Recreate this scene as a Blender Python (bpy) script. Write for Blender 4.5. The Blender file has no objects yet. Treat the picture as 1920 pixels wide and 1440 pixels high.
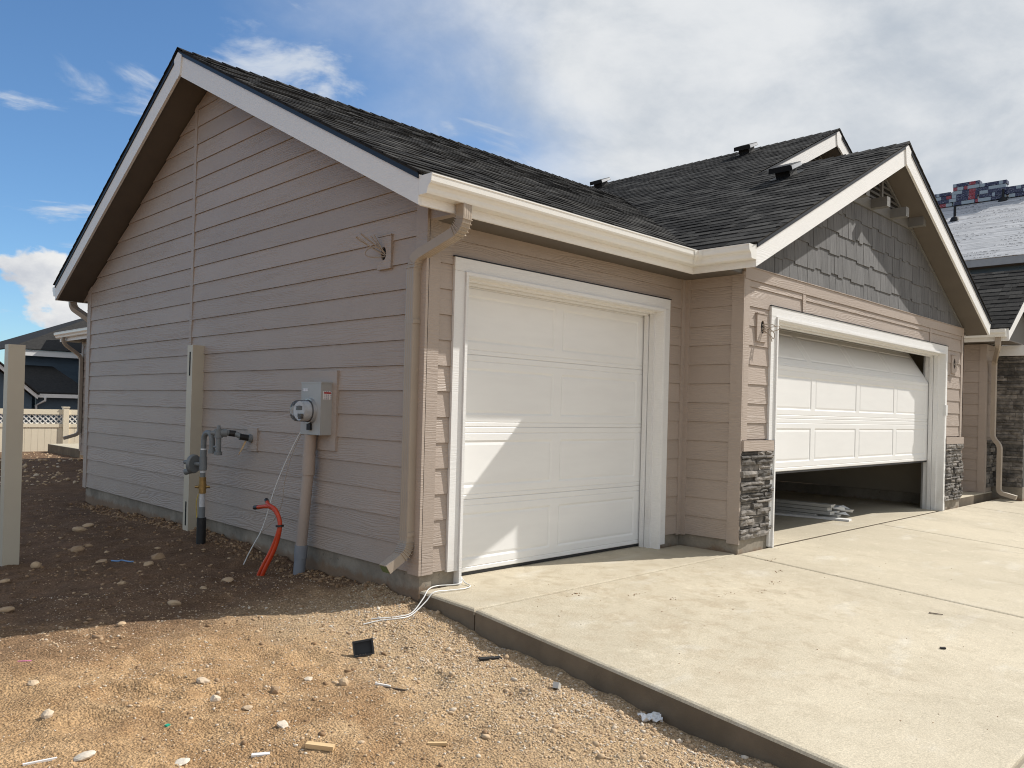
import bpy, bmesh, math, random
import numpy as np
from mathutils import Vector, Matrix, noise as mnoise

random.seed(7)
rng = np.random.default_rng(7)
scene = bpy.context.scene
COL = scene.collection

# ------------------------------------------------------------------ camera
cam_d = bpy.data.cameras.new('camera')
cam = bpy.data.objects.new('camera', cam_d)
COL.objects.link(cam)
cam.location = (-3.3241, -4.2194, 1.2176)
cam.rotation_euler = (1.5771, -0.0260, -0.7885)
cam_d.sensor_width = 36.0
cam_d.lens = 1498.26 / 1920 * 36.0
cam_d.shift_x = (960 - 976.24) / 1920
cam_d.shift_y = (760.25 - 720) / 1920
cam_d.clip_start = 0.05
cam_d.clip_end = 3000
scene.camera = cam

# ------------------------------------------------------------------ light
SUN = Vector((2.4736, -1.0, 2.4612)).normalized()
sun_d = bpy.data.lights.new('sun', 'SUN')
sun_d.energy = 5.0
sun_d.angle = math.radians(0.5)
sun_d.color = (1.0, 0.955, 0.885)
sun = bpy.data.objects.new('sun', sun_d)
COL.objects.link(sun)
sun.rotation_euler = SUN.to_track_quat('Z', 'Y').to_euler()
sun.location = (20, -8, 20)

scene.view_settings.view_transform = 'Standard'
scene.view_settings.look = 'None'
scene.view_settings.exposure = 0.06
scene.view_settings.gamma = 1.0
scene.view_settings.use_curve_mapping = False
scene.render.engine = 'CYCLES'
scene.cycles.filter_width = 1.05
scene.cycles.max_bounces = 6
scene.cycles.diffuse_bounces = 4

# ------------------------------------------------------------------ node helper
class NT:
    def __init__(self, tree):
        self.t = tree; self.n = tree.nodes; self.l = tree.links
    def node(self, kind, **kw):
        n = self.n.new(kind)
        for k, v in kw.items():
            setattr(n, k, v)
        return n
    def put(self, sock, v):
        if hasattr(v, 'is_output'):
            self.l.new(v, sock)
        elif v is not None:
            if sock.type == 'RGBA' and len(v) == 3:
                v = (*v, 1)
            sock.default_value = v
    def math(self, op, a, b=0.0, c=None, clamp=False):
        n = self.node('ShaderNodeMath', operation=op, use_clamp=clamp)
        self.put(n.inputs[0], a); self.put(n.inputs[1], b)
        if c is not None: self.put(n.inputs[2], c)
        return n.outputs[0]
    def vmath(self, op, a, b=None):
        n = self.node('ShaderNodeVectorMath', operation=op)
        self.put(n.inputs[0], a)
        if b is not None: self.put(n.inputs[1], b)
        return n.outputs['Value'] if op in ('DOT_PRODUCT', 'LENGTH') else n.outputs[0]
    def noise(self, vec, scale, detail=4.0, rough=0.55, dist=0.0):
        n = self.node('ShaderNodeTexNoise')
        self.put(n.inputs['Vector'], vec); n.inputs['Scale'].default_value = scale
        n.inputs['Detail'].default_value = detail; n.inputs['Roughness'].default_value = rough
        n.inputs['Distortion'].default_value = dist
        return n.outputs['Fac']
    def ramp(self, x, a, b, lo=0.0, hi=1.0, smooth=True):
        n = self.node('ShaderNodeMapRange')
        n.interpolation_type = 'SMOOTHSTEP' if smooth else 'LINEAR'
        self.put(n.inputs[0], x); n.inputs[1].default_value = a; n.inputs[2].default_value = b
        n.inputs[3].default_value = lo; n.inputs[4].default_value = hi
        return n.outputs[0]
    def mix(self, f, a, b, blend='MIX'):
        n = self.node('ShaderNodeMix', data_type='RGBA', blend_type=blend)
        self.put(n.inputs['Factor'], f); self.put(n.inputs['A'], a); self.put(n.inputs['B'], b)
        return n.outputs['Result']
    def scalev(self, v, s):
        n = self.node('ShaderNodeMapping'); self.put(n.inputs['Vector'], v); n.inputs['Scale'].default_value = s
        return n.outputs[0]
    def attr(self, name='tone'):
        n = self.node('ShaderNodeAttribute', attribute_name=name)
        return n.outputs['Fac']
    def objco(self):
        return self.node('ShaderNodeTexCoord').outputs['Object']
    def comb(self, x, y, z):
        n = self.node('ShaderNodeCombineXYZ')
        self.put(n.inputs[0], x); self.put(n.inputs[1], y); self.put(n.inputs[2], z)
        return n.outputs[0]
    def sep(self, v):
        n = self.node('ShaderNodeSeparateXYZ'); self.put(n.inputs[0], v); return n.outputs
    def bump(self, h, strength, dist, normal=None):
        n = self.node('ShaderNodeBump'); n.inputs['Strength'].default_value = strength
        n.inputs['Distance'].default_value = dist; self.put(n.inputs['Height'], h)
        if normal is not None: self.put(n.inputs['Normal'], normal)
        return n.outputs[0]

def new_mat(name):
    m = bpy.data.materials.new(name); m.use_nodes = True
    t = NT(m.node_tree)
    b = next(n for n in t.n if n.type == 'BSDF_PRINCIPLED')
    return m, t, b

def simple(name, c1, c2=None, scale=6.0, rough=0.6, bscale=None, bstr=0.25, bdist=0.002,
           stretch=None, tone=0.0, metal=0.0, spec=0.5, detail=5.0, rvar=0.0):
    m, t, b = new_mat(name)
    co = t.objco()
    if stretch: co = t.scalev(co, stretch)
    c2 = c2 or tuple(x * 0.88 for x in c1)
    f = t.ramp(t.noise(co, scale, detail), 0.3, 0.7)
    col = t.mix(f, c1, c2)
    if tone:
        k = t.math('MULTIPLY_ADD', t.attr(), 2 * tone, 1 - tone)
        col = t.mix(1.0, col, t.comb(k, k, k), 'MULTIPLY')
    t.put(b.inputs['Base Color'], col)
    b.inputs['Roughness'].default_value = rough
    if rvar:
        t.put(b.inputs['Roughness'], t.math('MULTIPLY_ADD', f, rvar, rough - rvar / 2))
    b.inputs['Metallic'].default_value = metal
    b.inputs['Specular IOR Level'].default_value = spec
    if bscale:
        t.put(b.inputs['Normal'], t.bump(t.noise(co, bscale, 6.0, 0.6), bstr, bdist))
    return m

# ------------------------------------------------------------------ world: sky with clouds
world = bpy.data.worlds.new('World'); scene.world = world
world.use_nodes = True
w = NT(world.node_tree)
bg = next(n for n in w.n if n.type == 'BACKGROUND')
sky = w.node('ShaderNodeTexSky', sky_type='NISHITA')
sky.sun_disc = False
sky.sun_elevation = math.asin(SUN.z)
sky.sun_rotation = math.atan2(SUN.x, SUN.y)
sky.altitude = 800; sky.air_density = 1.0; sky.dust_density = 0.6; sky.ozone_density = 2.0
SKY_STRENGTH = 0.128
dirv = w.vmath('NORMALIZE', w.node('ShaderNodeTexCoord').outputs['Generated'])
dx, dy, dz = w.sep(dirv)
hz = w.math('ADD', w.math('MAXIMUM', dz, 0.0), 0.22)
cuv = w.comb(w.math('DIVIDE', dx, hz), w.math('DIVIDE', dy, hz), 0.0)
n_big = w.noise(cuv, 0.8, 9.0, 0.55, 0.2)
n_fine = w.noise(cuv, 2.0, 9.0, 0.58, 0.3)
lean = w.vmath('DOT_PRODUCT', dirv, Vector((0.70, -0.45, 0.55)).normalized())
# broad sheet of cloud over the east half of the sky
sheet = w.math('ADD', w.math('MULTIPLY', n_big, 0.42), w.math('MULTIPLY', n_fine, 0.22))
sheet = w.math('ADD', sheet, w.math('MULTIPLY', lean, 0.85))
m_sheet = w.ramp(sheet, 0.44, 0.74)
# unseen broken cloud added over the west and south to neutralise the fill light
lean2 = w.vmath('DOT_PRODUCT', dirv, Vector((-0.82, -0.52, 0.24)).normalized())
fill_cloud = w.math('ADD', w.math('ADD', w.math('MULTIPLY', n_big, 0.5), w.math('MULTIPLY', n_fine, 0.4)), w.math('MULTIPLY', lean2, 0.42))
m_fill_cloud = w.ramp(fill_cloud, 0.53, 0.80, 0.0, 0.85)
m_sheet = w.math('MAXIMUM', m_sheet, m_fill_cloud)
# small wisps
wv = w.scalev(cuv, (1.0, 1.5, 1.0))
wisp = w.noise(w.vmath('ADD', wv, (3.7, 1.9, 0.0)), 2.6, 8.0, 0.58, 0.4)
m_wisp = w.ramp(wisp, 0.575, 0.72, 0.0, 0.85)
# heaped cumulus low over the horizon
cum = w.noise(w.scalev(w.vmath('ADD', dirv, (0.31, 0.0, 0.02)), (1.0, 1.0, 1.5)), 8.0, 10.0, 0.53, 0.1)
band = w.math('MULTIPLY', w.ramp(dz, 0.045, 0.085), w.ramp(dz, 0.185, 0.135))
west = w.ramp(w.vmath('DOT_PRODUCT', dirv, Vector((0.20, 0.97, 0.12)).normalized()), 0.90, 0.99, 0.0, 0.08)
m_cum = w.ramp(w.math('MULTIPLY', w.math('ADD', cum, west), w.math('MULTIPLY_ADD', band, 0.45, 0.55)), 0.505, 0.555)
shade = w.noise(w.scalev(dirv, (1.0, 1.0, 1.6)), 4.2, 8.0, 0.6, 0.3)
c_sheet = w.mix(w.ramp(w.math('ADD', w.math('MULTIPLY', n_fine, 0.45), w.math('MULTIPLY', shade, 0.55)), 0.35, 0.63),
                (0.46, 0.515, 0.585, 1), (0.76, 0.78, 0.80, 1))
c_cum = w.mix(w.ramp(shade, 0.40, 0.60), (0.52, 0.55, 0.61, 1), (0.84, 0.84, 0.83, 1))
sk = w.vmath('MULTIPLY', sky.outputs[0], (SKY_STRENGTH * 0.74, SKY_STRENGTH * 0.97, SKY_STRENGTH * 1.13))
col = w.mix(m_wisp, sk, (0.64, 0.69, 0.76, 1))
col = w.mix(m_sheet, col, c_sheet)
col = w.mix(m_cum, col, c_cum)
gnd = w.ramp(dz, -0.02, 0.0)
col = w.mix(gnd, (0.22, 0.19, 0.15, 1), col)
w.put(bg.inputs['Color'], col)
bg.inputs['Strength'].default_value = 1.0

# ------------------------------------------------------------------ mesh helpers
class MB:
    def __init__(self):
        self.v = []; self.f = []; self.tone = []; self.smooth = []
    def add(self, verts, faces, tone=0.5, smooth=False):
        o = len(self.v)
        self.v.extend([tuple(p) for p in verts])
        self.f.extend([tuple(i + o for i in f) for f in faces])
        self.tone.extend([tone] * len(faces)); self.smooth.extend([smooth] * len(faces))
        return self
    def box(self, a, b, tone=0.5):
        x0, y0, z0 = a; x1, y1, z1 = b
        if x0 > x1: x0, x1 = x1, x0
        if y0 > y1: y0, y1 = y1, y0
        if z0 > z1: z0, z1 = z1, z0
        v = [(x0,y0,z0),(x1,y0,z0),(x1,y1,z0),(x0,y1,z0),(x0,y0,z1),(x1,y0,z1),(x1,y1,z1),(x0,y1,z1)]
        return self.add(v, BOXF, tone)
    def prism(self, poly, ext, tone=0.5):
        """poly: 3D points of a planar polygon; ext: vector to extrude by"""
        n = len(poly); P = [Vector(p) for p in poly]; E = Vector(ext)
        nrm = Vector((0, 0, 0))
        for i in range(n):
            nrm += P[i].cross(P[(i + 1) % n])
        if nrm.dot(E) > 0: P = P[::-1]
        v = P + [q + E for q in P]
        f = [tuple(range(n)), tuple(range(2 * n - 1, n - 1, -1))]
        f += [(i, i + n, (i + 1) % n + n, (i + 1) % n) for i in range(n)]
        return self.add(v, f, tone)
    def hexa(self, p, tone=0.5):
        return self.add(p, BOXF, tone)
    def tube(self, pts, r, sides=8, tone=0.5, caps=True, closed_r=None):
        P = [Vector(p) for p in pts]; n = len(P)
        rings = []
        t0 = (P[1] - P[0]).normalized()
        up = Vector((0, 0, 1)) if abs(t0.z) < 0.9 else Vector((1, 0, 0))
        nx = t0.cross(up).normalized()
        for i in range(n):
            if i == 0: t = (P[1] - P[0])
            elif i == n - 1: t = (P[-1] - P[-2])
            else: t = (P[i + 1] - P[i - 1])
            t.normalize()
            nx = (nx - t * nx.dot(t)).normalized()
            ny = t.cross(nx)
            rr = r[i] if isinstance(r, (list, tuple)) else r
            rings.append([P[i] + (nx * math.cos(a) + ny * math.sin(a)) * rr
                          for a in [2 * math.pi * k / sides for k in range(sides)]])
        v = [q for ring in rings for q in ring]
        f = []
        for i in range(n - 1):
            for k in range(sides):
                k2 = (k + 1) % sides
                f.append((i * sides + k, i * sides + k2, (i + 1) * sides + k2, (i + 1) * sides + k))
        o = len(self.v)
        self.add(v, f, tone, True)
        if caps:
            self.add(rings[0], [tuple(range(sides - 1, -1, -1))], tone)
            self.add(rings[-1], [tuple(range(sides))], tone)
        return self
    def sweep(self, prof, path, tone=0.5, smooth=False):
        """prof: list of (a,b); path: list of (origin, A, B) frames"""
        n = len(prof); v = []
        for (o, A, B) in path:
            v += [Vector(o) + Vector(A) * a + Vector(B) * b for a, b in prof]
        f = []
        for i in range(len(path) - 1):
            for k in range(n):
                k2 = (k + 1) % n
                f.append((i * n + k, i * n + k2, (i + 1) * n + k2, (i + 1) * n + k))
        f.append(tuple(range(n - 1, -1, -1)))
        m = (len(path) - 1) * n
        f.append(tuple(m + k for k in range(n)))
        return self.add(v, f, tone, smooth)
    def build(self, name, mat, parent=None, kind=None, fix=True):
        me = bpy.data.meshes.new(name)
        me.from_pydata([tuple(p) for p in self.v], [], self.f)
        a = me.attributes.new('tone', 'FLOAT', 'FACE')
        a.data.foreach_set('value', np.array(self.tone, dtype=np.float32))
        if any(self.smooth):
            me.polygons.foreach_set('use_smooth', np.array(self.smooth, dtype=bool))
        if fix:
            bm = bmesh.new(); bm.from_mesh(me)
            bmesh.ops.recalc_face_normals(bm, faces=bm.faces[:]); bm.to_mesh(me); bm.free()
        if any(self.smooth): me.set_sharp_from_angle(angle=math.radians(38))
        me.materials.append(mat)
        return link(name, me, parent, kind)

BOXF = [(0,3,2,1),(4,5,6,7),(0,1,5,4),(1,2,6,5),(2,3,7,6),(3,0,4,7)]

def link(name, me, parent=None, kind=None):
    o = bpy.data.objects.new(name, me); COL.objects.link(o)
    if parent is not None: o.parent = parent
    if kind: o['kind'] = kind
    return o
def tag(o, label=None, cat=None, group=None, kind=None):
    if label: o['label'] = label
    if cat: o['category'] = cat
    if group: o['group'] = group
    if kind: o['kind'] = kind
    return o
def empty(name, loc, label=None, cat=None, group=None, kind=None):
    o = bpy.data.objects.new(name, None); COL.objects.link(o); o.location = loc
    o.empty_display_size = 0.2
    return tag(o, label, cat, group, kind)
def place(part, root):
    """parent a mesh built in world space to an empty that stands elsewhere"""
    part.parent = root
    part.matrix_parent_inverse = Matrix.Translation(root.location).inverted()
    return part
def clip(poly, a, b, c):
    """keep a*u + b*v <= c"""
    out = []; n = len(poly)
    for i in range(n):
        p, q = poly[i], poly[(i + 1) % n]
        dp = a * p[0] + b * p[1] - c; dq = a * q[0] + b * q[1] - c
        if dp <= 1e-9: out.append(p)
        if (dp < -1e-9 and dq > 1e-9) or (dp > 1e-9 and dq < -1e-9):
            t = dp / (dp - dq); out.append((p[0] + (q[0] - p[0]) * t, p[1] + (q[1] - p[1]) * t))
    r = []
    for p in out:
        if not r or abs(p[0] - r[-1][0]) + abs(p[1] - r[-1][1]) > 1e-6: r.append(p)
    if len(r) > 1 and abs(r[0][0] - r[-1][0]) + abs(r[0][1] - r[-1][1]) < 1e-6: r.pop()
    return r
def smooth_path(pts, k=6):
    P = [Vector(p) for p in pts]; out = []
    for i in range(len(P) - 1):
        p0 = P[max(i - 1, 0)]; p1 = P[i]; p2 = P[i + 1]; p3 = P[min(i + 2, len(P) - 1)]
        for j in range(k):
            t = j / k
            out.append(0.5 * ((2 * p1) + (p2 - p0) * t + (2 * p0 - 5 * p1 + 4 * p2 - p3) * t * t
                              + (3 * p1 - p0 - 3 * p2 + p3) * t ** 3))
    out.append(P[-1])
    return out

# ------------------------------------------------------------------ materials
def siding_mat(name, c1, c2, emboss=1.0):
    m, t, b = new_mat(name)
    x, y, z = t.sep(t.objco())
    tone = t.attr()
    u = t.math('ADD', x, y)
    off = t.math('MULTIPLY', tone, 41.7)
    gv = t.comb(t.math('MULTIPLY', u, 0.9), off, t.math('MULTIPLY', z, 7.0))
    warp = t.noise(gv, 1.6, 3.0, 0.5)
    band = t.math('SINE', t.math('MULTIPLY_ADD', z, 330.0, t.math('MULTIPLY', warp, 42.0)))
    patch = t.ramp(t.noise(t.comb(t.math('MULTIPLY', u, 0.8), off, t.math('MULTIPLY', z, 3.0)), 1.1, 2.0), 0.40, 0.60, 0.12, 1.0)
    fine = t.noise(t.comb(t.math('MULTIPLY', u, 26.0), off, t.math('MULTIPLY', z, 230.0)), 1.0, 4.0, 0.6)
    h = t.math('ADD', t.math('MULTIPLY', t.math('MULTIPLY', band, 0.35), patch), t.math('MULTIPLY', fine, 1.0))
    t.put(b.inputs['Normal'], t.bump(h, 0.42 * emboss, 0.0035))
    blot = t.ramp(t.noise(t.comb(u, off, z), 1.3, 5.0, 0.6), 0.3, 0.7)
    col = t.mix(blot, c1, c2)
    k = t.math('MULTIPLY_ADD', tone, 0.10, 0.95)
    k = t.math('MULTIPLY', k, t.math('MULTIPLY_ADD', fine, 0.20, 0.90))
    col = t.mix(1.0, col, t.comb(k, k, k), 'MULTIPLY')
    # thin film of dust low on the wall
    dust = t.math('MULTIPLY', t.ramp(z, 0.55, 0.08), t.ramp(t.noise(t.comb(u, off, z), 3.2, 5.0), 0.40, 0.68))
    col = t.mix(t.math('MULTIPLY', dust, 0.30), col, (0.34, 0.26, 0.19, 1))
    t.put(b.inputs['Base Color'], col)
    t.put(b.inputs['Roughness'], t.math('MULTIPLY_ADD', fine, 0.2, 0.40))
    return m

M = {}
M['siding'] = siding_mat('taupe lap siding', (0.410, 0.340, 0.290), (0.382, 0.316, 0.269), 1.6)
M['trim_tan'] = siding_mat('taupe trim', (0.410, 0.340, 0.290), (0.392, 0.325, 0.277), 1.2)
def shake_mat():
    m, t, b = new_mat('gray cedar texture shake')
    x, y, z = t.sep(t.objco()); tone = t.attr()
    u = t.math('ADD', x, y); off = t.math('MULTIPLY', tone, 31.0)
    g1 = t.noise(t.comb(t.math('MULTIPLY', u, 120.0), off, t.math('MULTIPLY', z, 5.0)), 1.0, 5.0, 0.62)
    g2 = t.noise(t.comb(t.math('MULTIPLY', u, 34.0), off, t.math('MULTIPLY', z, 1.6)), 1.0, 3.0, 0.5)
    h = t.math('ADD', g1, t.math('MULTIPLY', g2, 0.8))
    t.put(b.inputs['Normal'], t.bump(h, 0.75, 0.006))
    col = t.mix(t.ramp(g1, 0.3, 0.7), (0.088, 0.088, 0.091, 1), (0.150, 0.149, 0.150, 1))
    k = t.math('MULTIPLY_ADD', tone, 0.30, 0.85)
    t.put(b.inputs['Base Color'], t.mix(1.0, col, t.comb(k, k, k), 'MULTIPLY'))
    b.inputs['Roughness'].default_value = 0.7
    return m
M['shake'] = shake_mat()
M['white_trim'] = siding_mat('white trim boards', (0.80, 0.797, 0.785), (0.77, 0.766, 0.755), 0.6)
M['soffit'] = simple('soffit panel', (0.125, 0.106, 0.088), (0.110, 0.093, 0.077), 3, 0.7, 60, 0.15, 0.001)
M['gutter'] = simple('white aluminium gutter', (0.80, 0.79, 0.755), (0.775, 0.765, 0.73), 4, 0.32, 30, 0.04, 0.002)
M['downspout'] = simple('tan aluminium downspout', (0.37, 0.31, 0.25), (0.345, 0.288, 0.23), 4, 0.38, 40, 0.05, 0.001)
M['downspout_in'] = simple('inside of downspout', (0.10, 0.14, 0.06), rough=0.6)
M['door'] = simple('white steel door', (0.80, 0.797, 0.785), (0.775, 0.771, 0.76), 2.5, 0.42, 90, 0.05, 0.001, stretch=(1, 1, 5))
M['rubber'] = simple('black rubber seal', (0.015, 0.015, 0.016), rough=0.6)
M['drip'] = simple('black drip edge', (0.012, 0.015, 0.022), (0.010, 0.012, 0.018), 5, 0.42, None, spec=0.3)
m, t, b = new_mat('foundation concrete')
co = t.objco(); x, y, z = t.sep(co)
fn = t.noise(co, 2.4, 8.0, 0.65, 0.3)
ff = t.noise(co, 40.0, 5.0, 0.65)
col = t.mix(t.ramp(fn, 0.34, 0.66), (0.315, 0.275, 0.22, 1), (0.19, 0.165, 0.13, 1))
spl = t.ramp(t.math('ADD', z, t.math('MULTIPLY', t.math('SUBTRACT', t.noise(co, 6.0, 8.0, 0.7), 0.5), 0.22)), 0.03, -0.03)
col = t.mix(t.math('MULTIPLY', spl, 0.75), col, (0.20, 0.122, 0.068, 1))
pit = t.ramp(t.noise(co, 26.0, 3.0, 0.5), 0.68, 0.74)
col = t.mix(t.math('MULTIPLY', pit, 0.5), col, (0.09, 0.075, 0.06, 1))
k = t.math('MULTIPLY_ADD', ff, 0.4, 0.8)
t.put(b.inputs['Base Color'], t.mix(1.0, col, t.comb(k, k, k), 'MULTIPLY'))
b.inputs['Roughness'].default_value = 0.92
t.put(b.inputs['Normal'], t.bump(t.math('SUBTRACT', ff, pit), 0.5, 0.004))
M['foundation'] = m
M['dark_metal'] = simple('black roof vent metal', (0.010, 0.010, 0.011), (0.014, 0.014, 0.015), 8, 0.5, None, spec=0.25)
M['lead'] = simple('bare flashing metal', (0.55, 0.55, 0.55), (0.45, 0.45, 0.46), 8, 0.32, None, metal=0.8)
M['gray_wood'] = siding_mat('gray painted timber', (0.17, 0.165, 0.155), (0.145, 0.14, 0.132), 0.8)
M['louver'] = simple('gray louver', (0.15, 0.145, 0.135), (0.125, 0.12, 0.115), 6, 0.6)
M['void'] = simple('dark attic void', (0.01, 0.01, 0.01), rough=0.9)
M['post'] = simple('tan vinyl post', (0.55, 0.495, 0.39), (0.52, 0.465, 0.365), 2.0, 0.45, 60, 0.03, 0.001)
M['vinyl'] = simple('tan vinyl fence', (0.80, 0.71, 0.55), (0.77, 0.685, 0.53), 1.2, 0.45, None, tone=0.03)
M['vinyl_white'] = simple('white vinyl lattice', (0.78, 0.77, 0.74), rough=0.45)
M['box_gray'] = simple('gray enamel box', (0.40, 0.405, 0.395), (0.37, 0.375, 0.365), 6, 0.45, 50, 0.05, 0.001)
M['pipe_gray'] = simple('gray painted pipe', (0.20, 0.215, 0.22), (0.165, 0.178, 0.182), 12, 0.5, 120, 0.2, 0.001)
M['pvc_gray'] = simple('blue gray conduit', (0.25, 0.265, 0.29), (0.22, 0.235, 0.26), 10, 0.5)
M['pvc_tan'] = simple('conduit painted taupe', (0.40, 0.33, 0.28), (0.385, 0.318, 0.27), 9, 0.5, 60, 0.1, 0.001)
M['black_plastic'] = simple('black plastic', (0.012, 0.012, 0.013), (0.02, 0.02, 0.02), 15, 0.45)
M['brass'] = simple('brass fitting', (0.42, 0.27, 0.10), (0.30, 0.19, 0.07), 20, 0.4, metal=0.7)
M['silver_label'] = simple('pale tape', (0.62, 0.63, 0.64), (0.5, 0.51, 0.52), 20, 0.4)
M['white_paper'] = simple('white paper', (0.80, 0.80, 0.79), (0.68, 0.69, 0.70), 14, 0.8, 40, 0.5, 0.004)
M['orange'] = simple('orange plastic conduit', (0.60, 0.062, 0.014), (0.50, 0.045, 0.010), 20, 0.4)
M['wire_white'] = simple('white cable', (0.70, 0.70, 0.68), (0.62, 0.62, 0.60), 9, 0.45)
M['wire_tan'] = simple('paint spattered wire', (0.42, 0.36, 0.30), (0.33, 0.27, 0.22), 20, 0.5)
M['yellow'] = simple('yellow tape', (0.62, 0.46, 0.08), (0.45, 0.33, 0.06), 30, 0.5)
M['wood'] = simple('pale sawn pine', (0.66, 0.48, 0.27), (0.56, 0.39, 0.20), 5, 0.7, 80, 0.3, 0.001, stretch=(1, 9, 9))
M['twig'] = simple('dark twig', (0.09, 0.065, 0.045), (0.13, 0.10, 0.075), 20, 0.8)
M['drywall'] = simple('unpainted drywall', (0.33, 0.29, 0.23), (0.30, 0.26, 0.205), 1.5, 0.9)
M['stone'] = simple('ledger stone', (0.195, 0.175, 0.155), (0.092, 0.083, 0.074), 14, 0.85, 28, 0.9, 0.012, tone=0.55, detail=8)
M['mortar'] = simple('dark mortar bed', (0.06, 0.056, 0.05), rough=0.95)
M['teal'] = simple('teal plastic bit', (0.02, 0.36, 0.24), rough=0.4)
M['pink'] = simple('pink plastic ribbon', (0.75, 0.18, 0.42), rough=0.5)
M['blue_string'] = simple('blue string', (0.20, 0.36, 0.62), rough=0.6)
M['siding_blue'] = siding_mat('navy siding', (0.075, 0.118, 0.160), (0.066, 0.105, 0.145), 0.6)
M['blue_dark'] = M['siding_blue']
M['fascia_gray'] = simple('gray fascia', (0.33, 0.345, 0.36), rough=0.6)
M['gray_board'] = simple('pale grey vinyl board', (0.50, 0.49, 0.46), (0.44, 0.43, 0.40), 4, 0.5)
M['plastic_white'] = simple('white plastic', (0.78, 0.78, 0.77), rough=0.4)

# roof shingles: granules, per-tab tone
m, t, b = new_mat('charcoal asphalt shingle')
co = t.objco(); tone = t.attr()
gr = t.noise(co, 260.0, 3.0, 0.7)
blend = t.noise(co, 9.0, 4.0, 0.6)
f = t.ramp(t.math('ADD', t.math('MULTIPLY', tone, 0.62), t.math('MULTIPLY', blend, 0.38)), 0.15, 0.85)
col = t.mix(f, (0.0085, 0.0085, 0.0092, 1), (0.060, 0.0585, 0.056, 1))
col = t.mix(1.0, col, t.mix(gr, (0.5, 0.5, 0.5, 1), (1.55, 1.53, 1.5, 1)), 'MULTIPLY')
t.put(b.inputs['Base Color'], col)
b.inputs['Roughness'].default_value = 0.85
b.inputs['Specular IOR Level'].default_value = 0.10
t.put(b.inputs['Normal'], t.bump(gr, 0.6, 0.003))
M['shingle'] = m

# driveway concrete
m, t, b = new_mat('driveway concrete')
co = t.objco(); x, y, z = t.sep(co)
big = t.noise(co, 0.55, 6.0, 0.6, 0.6)
mid = t.noise(co, 2.6, 8.0, 0.65, 0.4)
fin = t.noise(co, 90.0, 4.0, 0.65)
broom = t.noise(t.scalev(co, (2.5, 160.0, 1)), 1.0, 3.0, 0.6)
col = t.mix(t.ramp(big, 0.32, 0.68), (0.52, 0.458, 0.345, 1), (0.435, 0.382, 0.285, 1))
col = t.mix(t.math('MULTIPLY', t.ramp(mid, 0.50, 0.74), 0.55), col, (0.385, 0.335, 0.245, 1))
col = t.mix(t.math('MULTIPLY', t.ramp(t.noise(t.scalev(co, (1, 2.2, 1)), 1.5, 6, 0.6), 0.56, 0.72), 0.45), col, (0.58, 0.555, 0.49, 1))
# dirt tracked over the corner by the single door
dirtm = t.math('MULTIPLY', t.ramp(t.vmath('LENGTH', t.vmath('SUBTRACT', co, (1.2, -1.2, 0.0))), 2.6, 0.2), t.ramp(t.noise(co, 5.5, 8.0, 0.7), 0.45, 0.66))
col = t.mix(t.math('MULTIPLY', dirtm, 0.55), col, (0.33, 0.255, 0.165, 1))
trk = t.math('ABSOLUTE', t.math('SUBTRACT', t.math('FRACT', t.math('DIVIDE', t.math('ADD', x, t.math('MULTIPLY', y, 0.10)), 1.62)), 0.5))
trk = t.math('MULTIPLY', t.ramp(trk, 0.07, 0.02), t.ramp(t.noise(t.scalev(co, (3.0, 1.2, 1)), 2.4, 8.0, 0.7), 0.46, 0.66))
col = t.mix(t.math('MULTIPLY', trk, 0.38), col, (0.30, 0.245, 0.17, 1))
speck = t.ramp(t.noise(co, 52.0, 4.0, 0.7), 0.64, 0.74)
col = t.mix(t.math('MULTIPLY', speck, 0.45), col, (0.19, 0.155, 0.115, 1))
smear = t.math('MULTIPLY', t.ramp(t.noise(t.scalev(co, (2.2, 9.0, 1)), 2.2, 7.0, 0.7, 0.5), 0.66, 0.76), t.ramp(t.vmath('LENGTH', t.vmath('SUBTRACT', co, (1.6, -1.5, 0.0))), 2.4, 0.6))
col = t.mix(t.math('MULTIPLY', smear, 0.55), col, (0.21, 0.155, 0.10, 1))
blot = t.noise(co, 11.0, 9.0, 0.78)
col = t.mix(t.ramp(blot, 0.48, 0.66, 0.0, 0.40), col, (0.40, 0.35, 0.255, 1))
col = t.mix(t.ramp(t.noise(co, 7.0, 9.0, 0.75, 0.3), 0.54, 0.70, 0.0, 0.4), col, (0.66, 0.60, 0.47, 1))
k = t.math('MULTIPLY', t.math('MULTIPLY_ADD', fin, 0.55, 0.72), t.ramp(t.noise(co, 150.0, 3.0, 0.7), 0.30, 0.70, 0.80, 1.18))
col = t.mix(1.0, col, t.comb(k, k, k), 'MULTIPLY')
t.put(b.inputs['Base Color'], col)
t.put(b.inputs['Roughness'], t.math('MULTIPLY_ADD', mid, 0.2, 0.72))
hgt = t.math('ADD', t.math('MULTIPLY', fin, 0.6), t.math('MULTIPLY', broom, 0.5))
t.put(b.inputs['Normal'], t.bump(hgt, 0.35, 0.002))
M['concrete'] = m
M['joint'] = simple('joint filler', (0.30, 0.26, 0.20), (0.24, 0.205, 0.155), 14, 0.95)
M['slab_edge'] = simple('dirt stained slab side', (0.20, 0.155, 0.105), (0.125, 0.097, 0.065), 3.0, 0.95, 60, 0.6, 0.004, detail=8)

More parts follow.
